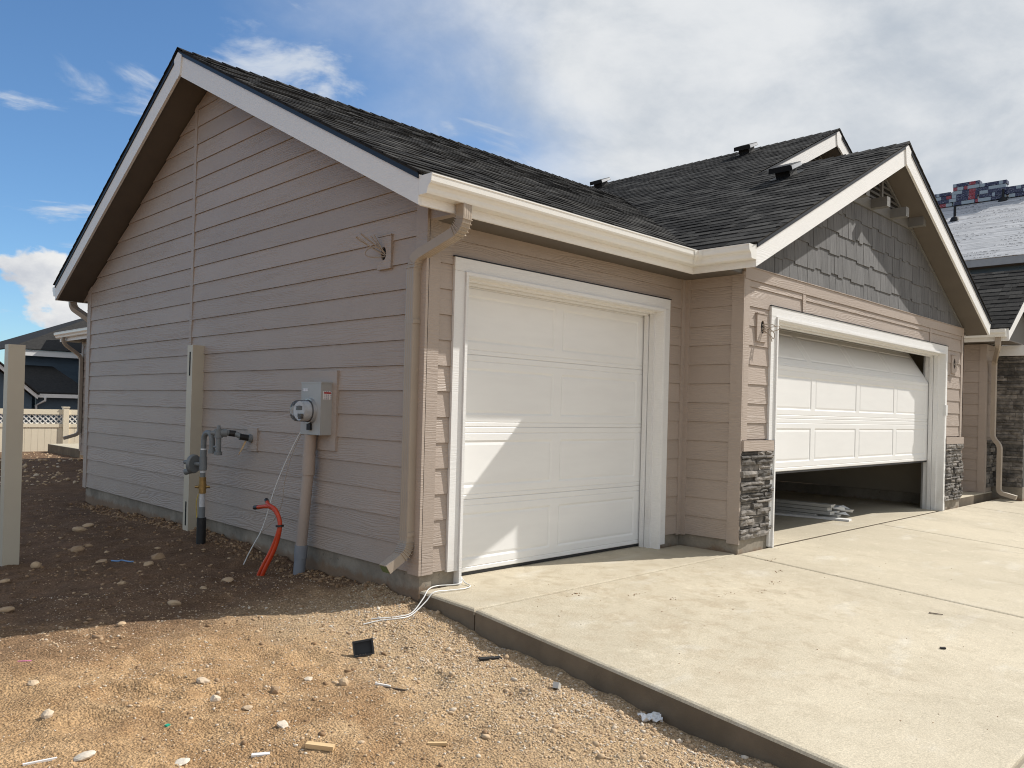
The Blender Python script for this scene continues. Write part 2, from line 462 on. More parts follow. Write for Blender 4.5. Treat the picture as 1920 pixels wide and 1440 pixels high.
# dirt
m, t, b = new_mat('graded dirt')
co = t.objco(); x, y, z = t.sep(co)
n1 = t.noise(co, 1.1, 7.0, 0.62, 0.3)
n2 = t.noise(co, 7.0, 7.0, 0.65)
n3 = t.noise(co, 70.0, 5.0, 0.7)
n4 = t.noise(co, 210.0, 2.0, 0.6)
shade_soil_mask = t.ramp(t.math('ADD', y, t.math('MULTIPLY', t.math('SUBTRACT', n1, 0.5), 2.4)), -0.1, 1.1)  # brown soil by the house, with its shade also painted into the colour
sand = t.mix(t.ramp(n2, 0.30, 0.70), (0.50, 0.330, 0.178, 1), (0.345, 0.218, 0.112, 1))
shade_soil = t.mix(t.ramp(n2, 0.30, 0.70), (0.225, 0.138, 0.082, 1), (0.142, 0.086, 0.050, 1))
col = t.mix(shade_soil_mask, sand, shade_soil)
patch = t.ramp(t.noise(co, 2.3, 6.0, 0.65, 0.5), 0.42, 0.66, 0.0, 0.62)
col = t.mix(patch, col, t.mix(shade_soil_mask, (0.27, 0.155, 0.075, 1), (0.12, 0.072, 0.042, 1)))
pale2 = t.ramp(t.noise(co, 1.7, 7.0, 0.7, 0.8), 0.56, 0.72, 0.0, 0.5)
col = t.mix(t.math('MULTIPLY', pale2, t.math('SUBTRACT', 1.0, shade_soil_mask)), col, (0.60, 0.44, 0.265, 1))
# gravelly fill beside the slab
gx = t.math('ADD', x, t.math('MULTIPLY', t.math('SUBTRACT', n1, 0.5), 1.6))
gm = t.math('MULTIPLY', t.ramp(gx, -1.35, -0.55), t.ramp(y, 0.9, 0.1))
col = t.mix(t.math('MULTIPLY', gm, 0.70), col, t.mix(n3, (0.60, 0.46, 0.295, 1), (0.36, 0.255, 0.15, 1)))
vor = t.node('ShaderNodeTexVoronoi'); vor.feature = 'F1'
t.put(vor.inputs['Vector'], co); vor.inputs['Scale'].default_value = 95.0
grain = t.ramp(n3, 0.30, 0.70, 0.55, 1.42)
col = t.mix(1.0, col, t.comb(grain, grain, grain), 'MULTIPLY')
pale = t.ramp(n4, 0.62, 0.70)
col = t.mix(t.math('MULTIPLY', pale, 0.35), col, (0.58, 0.48, 0.35, 1))
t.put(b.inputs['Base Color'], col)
b.inputs['Roughness'].default_value = 0.95
b.inputs['Specular IOR Level'].default_value = 0.2
h = t.math('ADD', t.math('MULTIPLY', n3, 0.8), t.math('MULTIPLY', vor.outputs['Distance'], -0.7))
nb = t.bump(h, 0.9, 0.014)
t.put(b.inputs['Normal'], t.bump(n2, 0.5, 0.03, nb))
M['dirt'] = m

m, t, b = new_mat('pebble')
tone = t.attr(); co = t.objco()
col = t.mix(t.ramp(tone, 0.0, 0.55), (0.26, 0.16, 0.085, 1), (0.50, 0.365, 0.23, 1))
col = t.mix(t.ramp(tone, 0.62, 1.0), col, (0.62, 0.565, 0.48, 1))
k = t.math('MULTIPLY_ADD', t.noise(co, 60, 4, 0.6), 0.5, 0.75)
col = t.mix(1.0, col, t.comb(k, k, k), 'MULTIPLY')
t.put(b.inputs['Base Color'], col); b.inputs['Roughness'].default_value = 0.9
t.put(b.inputs['Normal'], t.bump(t.noise(co, 120, 4, 0.6), 0.4, 0.004))
M['pebble'] = m

# roofing underlayment: pale sheets with rows of small printed dashes
m, t, b = new_mat('white roofing underlayment')
co = t.objco(); x, y, z = t.sep(co)
v = t.math('MULTIPLY', x, 1.118)
row = t.math('FRACT', t.math('DIVIDE', v, 0.62))
rid = t.math('FLOOR', t.math('DIVIDE', v, 0.31))
shift = t.math('FRACT', t.math('MULTIPLY', t.math('SINE', t.math('MULTIPLY', rid, 12.9898)), 437.58))
uu = t.math('FRACT', t.math('ADD', t.math('DIVIDE', y, 2.4), shift))
rr = t.math('FRACT', t.math('DIVIDE', v, 0.31))
word = t.math('MULTIPLY', t.math('MULTIPLY', t.math('GREATER_THAN', uu, 0.30), t.math('LESS_THAN', uu, 0.72)),
              t.math('MULTIPLY', t.math('GREATER_THAN', rr, 0.36), t.math('LESS_THAN', rr, 0.60)))
letters = t.math('GREATER_THAN', t.noise(t.comb(t.math('MULTIPLY', y, 9.0), rid, 0.0), 1.0, 2.0), 0.50)
ink = t.math('MULTIPLY', word, letters)
wr = t.noise(t.scalev(co, (2.6, 0.55, 1)), 1.6, 6.0, 0.65, 0.6)
lap = t.math('LESS_THAN', row, 0.075)
col = t.mix(t.ramp(wr, 0.3, 0.7), (0.50, 0.50, 0.51, 1), (0.34, 0.345, 0.355, 1))
col = t.mix(t.math('MULTIPLY', lap, 0.7), col, (0.10, 0.10, 0.11, 1))
col = t.mix(t.math('MULTIPLY', ink, 0.95), col, (0.03, 0.03, 0.035, 1))
t.put(b.inputs['Base Color'], col); b.inputs['Roughness'].default_value = 0.55
t.put(b.inputs['Normal'], t.bump(wr, 0.6, 0.06))
M['underlay'] = m

# printed plastic wrap of the shingle bundles
m, t, b = new_mat('printed bundle wrap')
co = t.objco(); tone = t.attr(); x, y, z = t.sep(co)
cell = t.node('ShaderNodeTexVoronoi'); cell.feature = 'F1'; cell.distance = 'CHEBYCHEV'
t.put(cell.inputs['Vector'], t.comb(t.math('MULTIPLY', y, 4.2), t.math('MULTIPLY', tone, 9.0), 0.0))
cell.inputs['Scale'].default_value = 1.0
r1 = t.sep(cell.outputs['Color'])
col = t.mix(t.math('GREATER_THAN', r1[0], 0.66), (0.010, 0.014, 0.062, 1), (0.30, 0.37, 0.42, 1))
col = t.mix(t.math('GREATER_THAN', r1[1], 0.91), col, (0.26, 0.02, 0.035, 1))
marks = t.math('MULTIPLY', t.math('GREATER_THAN', t.noise(t.comb(t.math('MULTIPLY', y, 22.0), tone, t.math('MULTIPLY', z, 40.0)), 1.0, 2.0), 0.60), 0.6)
col = t.mix(marks, col, (0.36, 0.38, 0.44, 1))
t.put(b.inputs['Base Color'], col); b.inputs['Roughness'].default_value = 0.3
M['wrap'] = m

# clear glass-like meter cover
m, t, b = new_mat('clear meter cover')
b.inputs['Base Color'].default_value = (0.93, 0.95, 0.97, 1)
b.inputs['Roughness'].default_value = 0.06
b.inputs['Transmission Weight'].default_value = 0.92
b.inputs['IOR'].default_value = 1.12
M['glass'] = m
m, t, b = new_mat('sticker with print')
co = t.objco(); x, y, z = t.sep(co)
ln = t.math('MULTIPLY', t.math('GREATER_THAN', t.math('FRACT', t.math('MULTIPLY', z, 70.0)), 0.45), t.math('GREATER_THAN', t.noise(t.scalev(co, (140, 140, 0.1)), 1.0, 1.0), 0.47))
t.put(b.inputs['Base Color'], t.mix(t.math('MULTIPLY', ln, 0.7), (0.75, 0.74, 0.74, 1), (0.10, 0.10, 0.18, 1)))
M['sticker'] = m
M['red'] = simple('red sticker band', (0.45, 0.02, 0.02), rough=0.5)

# ------------------------------------------------------------------ dimensions
X2, D, X3, LW = 3.073, 0.608, 9.27, 6.87     # bay corner, bay projection, bay end, side wall length
ZS, ZF, ZT = 0.112, 2.466, 2.655             # bottom of siding, bottom and top of the eave fascia
OV, E1, E2 = 0.3186, 0.30, 0.3366            # overhangs: rake, front eave, bay eave
XE = X2 - E2                                  # bay left eave
XR2, XE2, YF = 6.10, 9.47, -0.91              # bay ridge, bay right eave, bay rake
XR3, Y3 = 8.65, 1.0                           # main ridge, main gable rake
YR, YB = 3.435, LW + E1                       # wing ridge, wing rear eave
EXP = 0.1746                                  # siding exposure
RD = 0.1675                                   # depth of the door behind the wall face

def ground_z(x, y):
    g = -0.072
    if y < 0.3: g -= 0.058 * (0.3 - y)
    g += 0.055 * math.exp(-((y - 3.7) / 0.9) ** 2 - (x / 0.8) ** 2)
    g -= 0.03 * math.exp(-((y - 6.8) / 0.8) ** 2) * math.exp(-x * x)
    if y > 17.6: g -= 0.83 * min(1.0, (y - 17.6) / 1.0)
    return g
DENTS = [(-2.02, -0.42, 0.10, 0.030), (-1.90, -0.52, 0.09, 0.024), (-1.78, -0.40, 0.07, 0.020), (-2.20, -0.62, 0.11, 0.022), (-1.66, -0.60, 0.08, 0.020),
         (-1.30, -0.25, 0.12, 0.022), (-1.05, -0.45, 0.10, 0.020), (-1.45, -1.05, 0.10, 0.018), (-0.75, -1.05, 0.11, 0.022), (-0.55, -1.45, 0.10, 0.022), (-1.85, -0.95, 0.09, 0.016), (-0.95, -1.55, 0.12, 0.020)]
def ground_full(x, y):
    g = ground_z(x, y)
    a = 1.0 if y < 16 else 0.3
    v = Vector((x, y, 0))
    g += a * (0.050 * mnoise.noise(v * 0.55) + 0.022 * mnoise.noise(v * 1.9 + Vector((5, 3, 0)))
              + 0.017 * mnoise.noise(v * 4.3) + 0.011 * mnoise.noise(v * 10.0) + 0.006 * mnoise.noise(v * 22.0))
    if -2.9 < x < -0.2 and -2.0 < y < 0.9:
        for dx_, dy_, rr_, hh_ in DENTS:
            d2 = ((x - dx_) ** 2 + (y - dy_) ** 2) / (rr_ * rr_)
            if d2 < 6: g -= hh_ * (math.exp(-d2) - 0.55 * math.exp(-(math.sqrt(d2) - 1.35) ** 2 * 5))
    if x > -0.5 and -0.1 < y < 7.0:
        g += 0.05 * math.exp(-(x / 0.13) ** 2) * max(0.0, 0.35 + mnoise.noise(v * 3.1)) * (0.7 + 0.6 * mnoise.noise(v * 15.0))
    return g
def drive_z(x, y):
    return 0.0 if y > -D else 0.055 * (y + D)

# ------------------------------------------------------------------ ground
def graded(a, b, step, outs_lo, outs_hi):
    return np.array(sorted(outs_lo) + list(np.arange(a, b + 1e-6, step)) + sorted(outs_hi))
xs = graded(-5.2, 0.02, 0.026, [-5.3 - 0.15 * 1.28 ** k for k in range(32)], [0.10, 0.3, 0.8, 1.6, 2.4, 3.2, 4.0, 5.0, 6, 8, 10, 12, 14, 16, 18, 20, 24, 30, 40, 60, 100, 180, 300, 500])
ys = graded(-4.4, 4.6, 0.028, [-4.5 - 0.15 * 1.28 ** k for k in range(32)], [4.66 + 0.06 * k for k in range(70)] + [8.9 + 0.14 * k for k in range(80)] + [20.2 + 0.5 * 1.3 ** k for k in range(24)])
gv = []
for yy in ys:
    for xx in xs:
        zz = ground_full(xx, yy) if (xx > -14 and yy < 40 and yy > -12) else ground_z(xx, yy)
        if xx > 0.09 and xx < 15.5 and -10.5 < yy < LW - 0.1: zz = -0.9
        elif 0.0 < xx <= 0.09 and -10.5 < yy < LW - 0.1: zz -= 0.02
        gv.append((xx, yy, zz))
nx = len(xs); ny = len(ys)
gf = [(j * nx + i, j * nx + i + 1, (j + 1) * nx + i + 1, (j + 1) * nx + i) for j in range(ny - 1) for i in range(nx - 1)]
me = bpy.data.meshes.new('ground'); me.from_pydata(gv, [], gf)
me.polygons.foreach_set('use_smooth', np.ones(len(gf), dtype=bool))
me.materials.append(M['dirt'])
ground = link('ground', me, kind='structure')

# ------------------------------------------------------------------ driveway: slabs with joints
driveway = empty('driveway', (0, 0, 0), kind='structure')
def slab(poly, name='slab', mat='concrete', depth=0.45, parent=driveway, zf=drive_z, inset=0.006, bev=0.018):
    """poly counter-clockwise (x, y); rounded upper edge"""
    n = len(poly); P = [Vector((p[0], p[1])) for p in poly]
    def inset_ring(d):
        out = []
        for i in range(n):
            a, c, e = P[i - 1], P[i], P[(i + 1) % n]
            d1 = (c - a).normalized(); d2 = (e - c).normalized()
            n1 = Vector((-d1.y, d1.x)); n2 = Vector((-d2.y, d2.x))
            k = (n1 + n2); k = k / max(0.3, k.dot(n1)) if k.length > 1e-6 else n1
            out.append(c + k * d)
        return out
    rings = []
    for dd, dzz in ((inset, -depth), (inset, -bev), (inset + bev * 0.3, -bev * 0.3), (inset + bev, 0.0)):
        rings.append([(q.x, q.y, zf(q.x, q.y) + dzz) for q in inset_ring(dd)])
    b = MB(); v = [p for r in rings for p in r]; f = []
    for r in range(3):
        for i in range(n):
            j = (i + 1) % n
            f.append((r * n + i, r * n + j, (r + 1) * n + j, (r + 1) * n + i))
    f.append(tuple(3 * n + i for i in range(n)))
    f.append(tuple(reversed(range(n))))
    b.add(v, f)
    o = b.build(name, M[mat], parent)
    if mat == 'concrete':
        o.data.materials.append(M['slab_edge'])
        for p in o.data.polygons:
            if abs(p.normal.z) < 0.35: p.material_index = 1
    return o
ex = lambda y: 0.078 * y if y < 0 else 0.0
slab([(ex(-D), -D), (X2, -D), (X2, 0.0), (2.78, 0.0), (2.78, 0.40), (0.25, 0.40), (0.25, 0.0), (0, 0)])
slab([(ex(-3.39), -3.39), (X2, -3.39), (X2, -D), (ex(-D), -D)])
slab([(ex(-6.4), -6.4), (X2, -6.4), (X2, -3.39), (ex(-3.39), -3.39)])
slab([(ex(-9.4), -9.4), (X2, -9.4), (X2, -6.4), (ex(-6.4), -6.4)])
for xa, xb in ((X2, 6.28), (6.28, 9.5), (9.5, 12.6), (12.6, 15.4)):
    for ya, yb in ((-3.39, -D), (-6.4, -3.39), (-9.4, -6.4)):
        slab([(xa, ya), (xb, ya), (xb, yb), (xa, yb)])
# apron strip in front of the double door and the garage floor behind it
b = MB(); b.box((0.05, -9.3, -0.95), (15.3, -D - 0.02, -0.70))
jf = MB()
for (xa, ya, xb, yb) in ((ex(-D), -D, X2, -D), (ex(-3.39) + 0.02, -3.39, 15.3, -3.39), (X2, -6.4, X2, -D), (6.28, -6.4, 6.28, -D), (9.5, -6.4, 9.5, -D)):
    wv_ = 0.006
    if xa == xb:
        q = [(xa - wv_, ya, drive_z(xa, ya)), (xa + wv_, ya, drive_z(xa, ya)), (xa + wv_, yb, drive_z(xa, yb)), (xa - wv_, yb, drive_z(xa, yb))]
    else:
        q = [(xa, ya - wv_, drive_z(xa, ya - wv_)), (xb, ya - wv_, drive_z(xb, ya - wv_)), (xb, ya + wv_, drive_z(xb, ya)), (xa, ya + wv_, drive_z(xa, ya))]
    q = [(p_[0], p_[1], p_[2] - 0.014) for p_ in q]
    jf.prism(q, (0, 0, -0.02))
jf.build('joint_filler', M['joint'], driveway)
porch = slab([(9.34, -0.52), (11.3, -0.52), (11.3, 1.2), (9.34, 1.2)], 'porch_step', zf=lambda x, y: 0.105, depth=0.3, parent=None, inset=0, bev=0.015)
tag(porch, kind='structure')
patio = slab([(2.32, 15.0), (9.0, 15.0), (9.0, 17.4), (2.32, 17.4)], 'patio_slab', zf=lambda x, y: 0.12, depth=0.4, parent=None, inset=0, bev=0.01)
tag(patio, kind='structure')

# ------------------------------------------------------------------ HOUSE
house = empty('house', (0, 0, 0), 'single storey taupe house with a side garage wing, grey shake gable and dark shingle roof', 'house')

class Wall:
    """a wall face: origin, unit direction along it, outward normal"""
    def __init__(self, o, u, n):
        self.o = Vector(o); self.u = Vector(u); self.n = Vector(n)
    def p(self, u, z, off=0.0):
        q = self.o + self.u * u + self.n * off
        return Vector((q.x, q.y, z))
    def board(self, poly, name, mat, parent, off0=0.004, lap=0.011, ztop=None, zbot=None, tone=None):
        """poly in (u, z); thickness grows from off0 at the top to off0+lap at the bottom"""
        if len(poly) < 3: return None
        zs_ = [q[1] for q in poly]
        z1 = max(zs_) if ztop is None else ztop; z0 = min(zs_) if zbot is None else zbot
        b = MB(); n = len(poly)
        front = [self.p(u, z, off0 + lap * (z1 - z) / max(1e-4, z1 - z0)) for u, z in poly]
        back = [self.p(u, z, -0.004) for u, z in poly]
        f = [tuple(range(n)), tuple(range(2 * n - 1, n - 1, -1))]
        f += [(i, (i + 1) % n, (i + 1) % n + n, i + n) for i in range(n)]
        b.add(front + back, f, random.random() if tone is None else tone)
        return b.build(name, M[mat], parent)
    def flat(self, u0, z0, u1, z1, th, name, mat, parent, base=-0.004):
        return self.board([(u0, z0), (u1, z0), (u1, z1), (u0, z1)], name, mat, parent, th, 0.0)
    def courses(self, u0, u1, z0, z1, parent, clips=(), holes=(), start=None, mat='siding', name='siding_board', breaks=()):
        k = 0
        start = z0 if start is None else start
        while start + k * EXP < z1 - 0.004:
            za = start + k * EXP; zb = za + EXP; k += 1
            if zb <= z0 + 0.004: continue
            segs = [(u0, u1)]
            for (ha, hb, hz0, hz1) in holes:
                mid = (max(za, z0) + min(zb, z1)) / 2
                if hz0 < mid < hz1:
                    ns = []
                    for a, c in segs:
                        if hb <= a or ha >= c: ns.append((a, c)); continue
                        if ha - a > 0.01: ns.append((a, ha))
                        if c - hb > 0.01: ns.append((hb, c))
                    segs = ns
            for a, c in segs:
                poly = [(a, max(za, z0)), (c, max(za, z0)), (c, min(zb - 0.0015, z1)), (a, min(zb - 0.0015, z1))]
                for cl in clips: poly = clip(poly, *cl)
                if len(poly) >= 3:
                    self.board(poly, name, mat, parent, ztop=zb, zbot=za)

# ---- side wall of the wing (faces the camera's left)
sw = Wall((0, 0, 0), (0, 1, 0), (-1, 0, 0))
slope = 0.5
zr_in = lambda y: ZT + slope * (y + E1) - 0.215             # underside of the rake soffit at the wall
rake_f = (-slope, 1.0, ZT + slope * E1 - 0.215)             # z <= zr_in(y)
rake_b = (slope, 1.0, ZT + slope * YB - 0.215)
b = MB()
poly = [(0, ZS), (LW, ZS), (LW, zr_in(0)), (YR, ZT + slope * (YR + E1) - 0.215), (0, zr_in(0))]
b.prism([sw.p(u, z, -0.006) for u, z in poly], (0.095, 0, 0))
side_wall = b.build('side_wall', M['trim_tan'], house)
CB = 0.10
JS = 3.73
sw.courses(CB, JS - 0.028, ZS, 4.6, side_wall, [rake_f, rake_b])
sw.courses(JS + 0.028, LW - CB, ZS, 4.6, side_wall, [rake_f, rake_b])
poly = [(JS - 0.028, ZS), (JS + 0.028, ZS), (JS + 0.028, 4.6), (JS - 0.028, 4.6)]
sw.board(clip(clip(poly, *rake_b), *rake_f), 'joint_strip', 'trim_tan', side_wall, 0.019, 0)
sw.board(clip([(-0.02, ZS - 0.012), (CB, ZS - 0.012), (CB, 3.2), (-0.02, 3.2)], *rake_f), 'corner_board', 'trim_tan', side_wall, 0.020, 0)
sw.board(clip([(LW - CB, ZS - 0.012), (LW + 0.02, ZS - 0.012), (LW + 0.02, 3.2), (LW - CB, 3.2)], *rake_b), 'corner_board', 'trim_tan', side_wall, 0.020, 0)

# ---- front wall of the wing, with the single door
fw = Wall((0, 0, 0), (1, 0, 0), (0, -1, 0))
CX0, CX1, CZ = 0.2208, 2.798, 2.2614
b = MB()
b.prism([fw.p(u, z, -0.006) for u, z in [(0.10, ZS), (CX0 + 0.02, ZS), (CX0 + 0.02, 2.55), (0.10, 2.55)]], (0, 0.095, 0))
b.prism([fw.p(u, z, -0.006) for u, z in [(CX0 + 0.02, CZ - 0.03), (CX1 - 0.02, CZ - 0.03), (CX1 - 0.02, 2.55), (CX0 + 0.02, 2.55)]], (0, 0.095, 0))
b.prism([fw.p(u, z, -0.006) for u, z in [(CX1 - 0.02, ZS), (X2, ZS), (X2, 2.55), (CX1 - 0.02, 2.55)]], (0, 0.095, 0))
front_wall = b.build('front_wall', M['trim_tan'], house)
for o_ in (b,): pass
fw.courses(0.10, X2 - 0.07, ZS, 2.53, front_wall, holes=[(CX0 - 0.002, CX1 + 0.002, -1, CZ + 0.003)], start=ZS)
fw.flat(0.0, ZS - 0.012, 0.10, 2.53, 0.020, 'corner_board', 'trim_tan', front_wall)
fw.flat(X2 - 0.07, ZS - 0.012, X2 - 0.002, 2.53, 0.022, 'corner_board', 'trim_tan', front_wall)

def casing(wall, u0, u1, zt, side_bottoms, parent_label=None, depth=RD, flat_w=0.092):
    root = bpy.data.objects.new('door_casing', None); COL.objects.link(root); root.parent = house
    T = 0.030
    wall.board([(u0, side_bottoms[0]), (u0 + flat_w, side_bottoms[0]), (u0 + flat_w, zt - flat_w), (u0, zt - flat_w)], 'side_board', 'white_trim', root, T, 0)
    wall.board([(u1 - flat_w, side_bottoms[1]), (u1, side_bottoms[1]), (u1, zt - flat_w), (u1 - flat_w, zt - flat_w)], 'side_board', 'white_trim', root, T, 0)
    wall.board([(u0, zt - flat_w + 0.0015), (u1, zt - flat_w + 0.0015), (u1, zt), (u0, zt)], 'head_board', 'white_trim', root, T, 0)
    wall.board([(u0 - 0.008, zt + 0.001), (u1 + 0.008, zt + 0.001), (u1 + 0.008, zt + 0.008), (u0 - 0.008, zt + 0.008)], 'head_flashing', 'drip', root, T + 0.006, 0)
    # jamb boards that line the opening
    for s, ua in ((1, u0 + flat_w), (-1, u1 - flat_w)):
        def J(a, c, f0, f1, z0, z1, nm):
            b = MB()
            A = wall.p(ua + s * a, z0, f0); B = wall.p(ua + s * c, z1, f1)
            b.box(A, B, random.random()); b.build(nm, M['white_trim'], root)
        J(0.001, 0.024, 0.045, -depth - 0.05, -0.0, zt - flat_w - 0.024, 'jamb_board')
        J(0.024, 0.040, -depth * 0.30, -depth * 0.62, 0.0, zt - flat_w - 0.04, 'stop_bead')
        J(0.024, 0.050, -depth * 0.66, -depth + 0.012, 0.0, zt - flat_w - 0.05, 'stop_bead')
    def H(z0, z1, f0, f1, nm):
        b = MB(); A = wall.p(u0 + flat_w + 0.001, z0, f0); B = wall.p(u1 - flat_w - 0.001, z1, f1)
        b.box(A, B, random.random()); b.build(nm, M['white_trim'], root)
    zh = zt - flat_w
    H(zh - 0.024, zh - 0.001, 0.045, -depth - 0.05, 'jamb_board')
    H(zh - 0.040, zh - 0.024, -depth * 0.30, -depth * 0.62, 'stop_bead')
    H(zh - 0.056, zh - 0.024, -depth * 0.66, -depth + 0.012, 'stop_bead')
    return root
casing(fw, CX0, CX1, CZ, (0.100, 0.035))

def door_section(u0, u1, z0, z1, npan, frame, parent, wallf):
    """one hinged steel section with pressed panels; frame(u, z, off) -> point; off is outward"""
    b = MB()
    h = z1 - z0
    rails = [(z0, 0.0), (z0 + 0.004, 0.004)]
    pw = (u1 - u0 - 0.10) / npan
    zb0, zb1 = z0 + 0.088, z1 - 0.098
    gap = 0.045
    # grid lines
    us = [u0]; pans = []
    for k in range(npan):
        a = u0 + 0.05 + k * pw + gap; c = u0 + 0.05 + (k + 1) * pw - gap
        pans.append((a, c)); us += [a, a + 0.016, a + 0.036, c - 0.036, c - 0.016, c]
    us.append(u1)
    zsl = [z0, z0 + 0.003, z0 + 0.006, z0 + 0.030, z0 + 0.034, z0 + 0.040, zb0, zb0 + 0.016, zb0 + 0.036, zb1 - 0.036, zb1 - 0.016, zb1,
           z1 - 0.050, z1 - 0.045, z1 - 0.040, z1 - 0.006, z1 - 0.003, z1]
    def depth_at(ui, zi):
        u = us[ui]; z = zsl[zi]
        if zi in (0, len(zsl) - 1): return -0.004
        if zi in (1, len(zsl) - 2): return -0.001
        if zi == 4 or zi == 13: return -0.004
        if 6 <= zi <= 11:
            for a, c in pans:
                if a - 1e-6 <= u <= c + 1e-6:
                    du = min(u - a, c - u); dzv = min(z - zb0, zb1 - z)
                    d = min(du, dzv)
                    if d < 0.001: return 0.0
                    if d < 0.020: return -0.0065
                    return -0.0025
        return 0.0
    nu, nz = len(us), len(zsl)
    v = [frame(us[i], zsl[j], depth_at(i, j)) for j in range(nz) for i in range(nu)]
    f = [(j * nu + i, j * nu + i + 1, (j + 1) * nu + i + 1, (j + 1) * nu + i) for j in range(nz - 1) for i in range(nu - 1)]
    o = len(v)
    v += [frame(u0, z0, -0.045), frame(u1, z0, -0.045), frame(u1, z1, -0.045), frame(u0, z1, -0.045)]
    f += [(o + 3, o + 2, o + 1, o)]
    f += [tuple([o, o + 1] + [i for i in range(nu - 1, -1, -1)])]
    f += [tuple([o + 2, o + 3] + [(nz - 1) * nu + i for i in range(nu)])]
    f += [tuple([o + 3, o] + [j * nu for j in range(nz)]), tuple([o + 1, o + 2] + [j * nu + nu - 1 for j in range(nz - 1, -1, -1)])]
    b.add(v, f, random.random())
    return b.build('door_section', M['door'], parent)

# single door, closed
sd = bpy.data.objects.new('garage_door', None); COL.objects.link(sd); sd.parent = house
sd['label'] = 'closed white single garage door'
S3 = 0.5312
du0, du1 = CX0 + 0.092 + 0.026, CX1 - 0.092 - 0.026
fr1 = lambda u, z, o: fw.p(u, z, -RD + o)
for k in range(4):
    door_section(du0, du1, 0.026 + k * S3, 0.026 + (k + 1) * S3 - 0.0012, 2, fr1, sd, fw)
b = MB(); b.box((du0, RD + 0.004, 0.004), (du1, RD + 0.045, 0.026)); b.build('bottom_seal', M['rubber'], sd)

# ---- bay: side wall facing left, front wall with the double door, shake gable
bs = Wall((X2, 0, 0), (0, -1, 0), (-1, 0, 0))       # u runs towards the camera
b = MB(); b.prism([bs.p(u, z, -0.006) for u, z in [(0, ZS), (D, ZS), (D, 2.55), (0, 2.55)]], (0.095, 0, 0))
bay_side = b.build('bay_side_wall', M['trim_tan'], house)
bs.courses(0.068, D - 0.10, ZS, 2.50, bay_side)
bs.flat(0.0, ZS - 0.012, 0.068, 2.50, 0.020, 'corner_board', 'trim_tan', bay_side)
bs.flat(D - 0.10, ZS - 0.03, D + 0.02, 2.50, 0.020, 'corner_board', 'trim_tan', bay_side)

bf = Wall((0, -D, 0), (1, 0, 0), (0, -1, 0))
BX0, BX1 = 3.545, 8.56
BZ = 2.2472
ZSTONE = 0.905; ZCAP = 1.005
rakeL = (-slope, 1.0, ZT - slope * XE - 0.215)
rakeR = (slope, 1.0, ZT + slope * XE2 - 0.215)
b = MB()
for q in ([(X2 + 0.11, ZS), (BX0 + 0.02, ZS), (BX0 + 0.02, 2.5), (X2 + 0.11, 2.5)],
          [(BX1 - 0.02, ZS), (X3, ZS), (X3, 2.5), (BX1 - 0.02, 2.5)],
          [(BX0 + 0.02, BZ - 0.03), (BX1 - 0.02, BZ - 0.03), (BX1 - 0.02, 2.5), (BX0 + 0.02, 2.5)]):
    b.prism([bf.p(u, z, -0.006) for u, z in q], (0, 0.095, 0))
bay_front = b.build('bay_front_wall', M['trim_tan'], house)
bf.flat(X2 - 0.0, ZCAP, X2 + 0.085, 2.438, 0.020, 'corner_board', 'trim_tan', bay_front)
bf.flat(X3 - 0.085, ZCAP, X3 + 0.02, 2.438, 0.020, 'corner_board', 'trim_tan', bay_front)
J1, J2 = 4.227, 7.897
hole = [(BX0 - 0.002, BX1 + 0.002, -1, BZ + 0.01)]
bf.courses(X2 + 0.085, J1 - 0.03, ZCAP + 0.012, 2.438, bay_front, holes=hole, start=ZS)
bf.courses(J1 + 0.03, J2 - 0.03, BZ + 0.01, 2.438, bay_front, start=ZS)
bf.courses(J2 + 0.03, X3 - 0.085, ZCAP + 0.012, 2.438, bay_front, holes=hole, start=ZS)
for jx in (J1, J2):
    bf.flat(jx - 0.03, BZ + 0.010, jx + 0.03, 2.438, 0.020, 'joint_strip', 'trim_tan', bay_front)
# wide band under the shakes
for ua, ub in ((X2 - 0.004, J1), (J1 + 0.002, 6.6), (6.602, X3 + 0.004)):
    poly = [(ua, 2.44), (ub, 2.44), (ub, 2.548), (ua, 2.548)]
    poly = clip(clip(poly, *rakeL), *rakeR)
    bf.board(poly, 'band_board', 'trim_tan', bay_front, 0.024, 0)
poly = clip(clip([(X2 - .1, 2.549), (X3 + .1, 2.549), (X3 + .1, 2.556), (X2 - .1, 2.556)], *rakeL), *rakeR)
bf.board(poly, 'band_flashing', 'trim_tan', bay_front, 0.034, 0)

# gable with grey shakes
gz1 = 3.585
b = MB()
gp = clip(clip([(XE + 0.02, ZF + 0.0225), (XE2 - 0.02, ZF + 0.0225), (XE2 - 0.02, 4.6), (XE + 0.02, 4.6)], *rakeL), *rakeR)
b.prism([bf.p(u, z, -0.006) for u, z in gp], (0, 0.057, 0))
gable = b.build('gable', M['gray_wood'], house)
r_exp = 0.232
run, low = 0, False
rows = [2.556, 2.735, 2.735 + 0.225, 2.735 + 0.45, 2.735 + 0.675, 2.735 + 0.90]
for i in range(len(rows) - 1):
    zb, zt_ = rows[i], rows[i + 1]
    u = XE - 0.1 + random.random() * 0.1
    while u < XE2:
        wd = random.choice((0.085, 0.11, 0.14, 0.165, 0.19)) * 0.95
        run = (run - 1) if run > 0 else random.choice((0, 1, 1, 2)); low = (not low) if run == 0 else low
        drop = (0.024 if low else 0.0) if i > 0 else 0.0
        poly = [(u, zb - drop), (u + wd - 0.005, zb - drop), (u + wd - 0.005, min(zt_ + 0.02, gz1)), (u, min(zt_ + 0.02, gz1))]
        if zb < gz1 - 0.01:
            poly = clip(clip(poly, *rakeL), *rakeR)
            if len(poly) >= 3:
                bf.board(poly, 'shake', 'shake', gable, 0.004 + random.random() * 0.003, 0.011, ztop=zt_ + 0.02, zbot=zb)
        u += wd
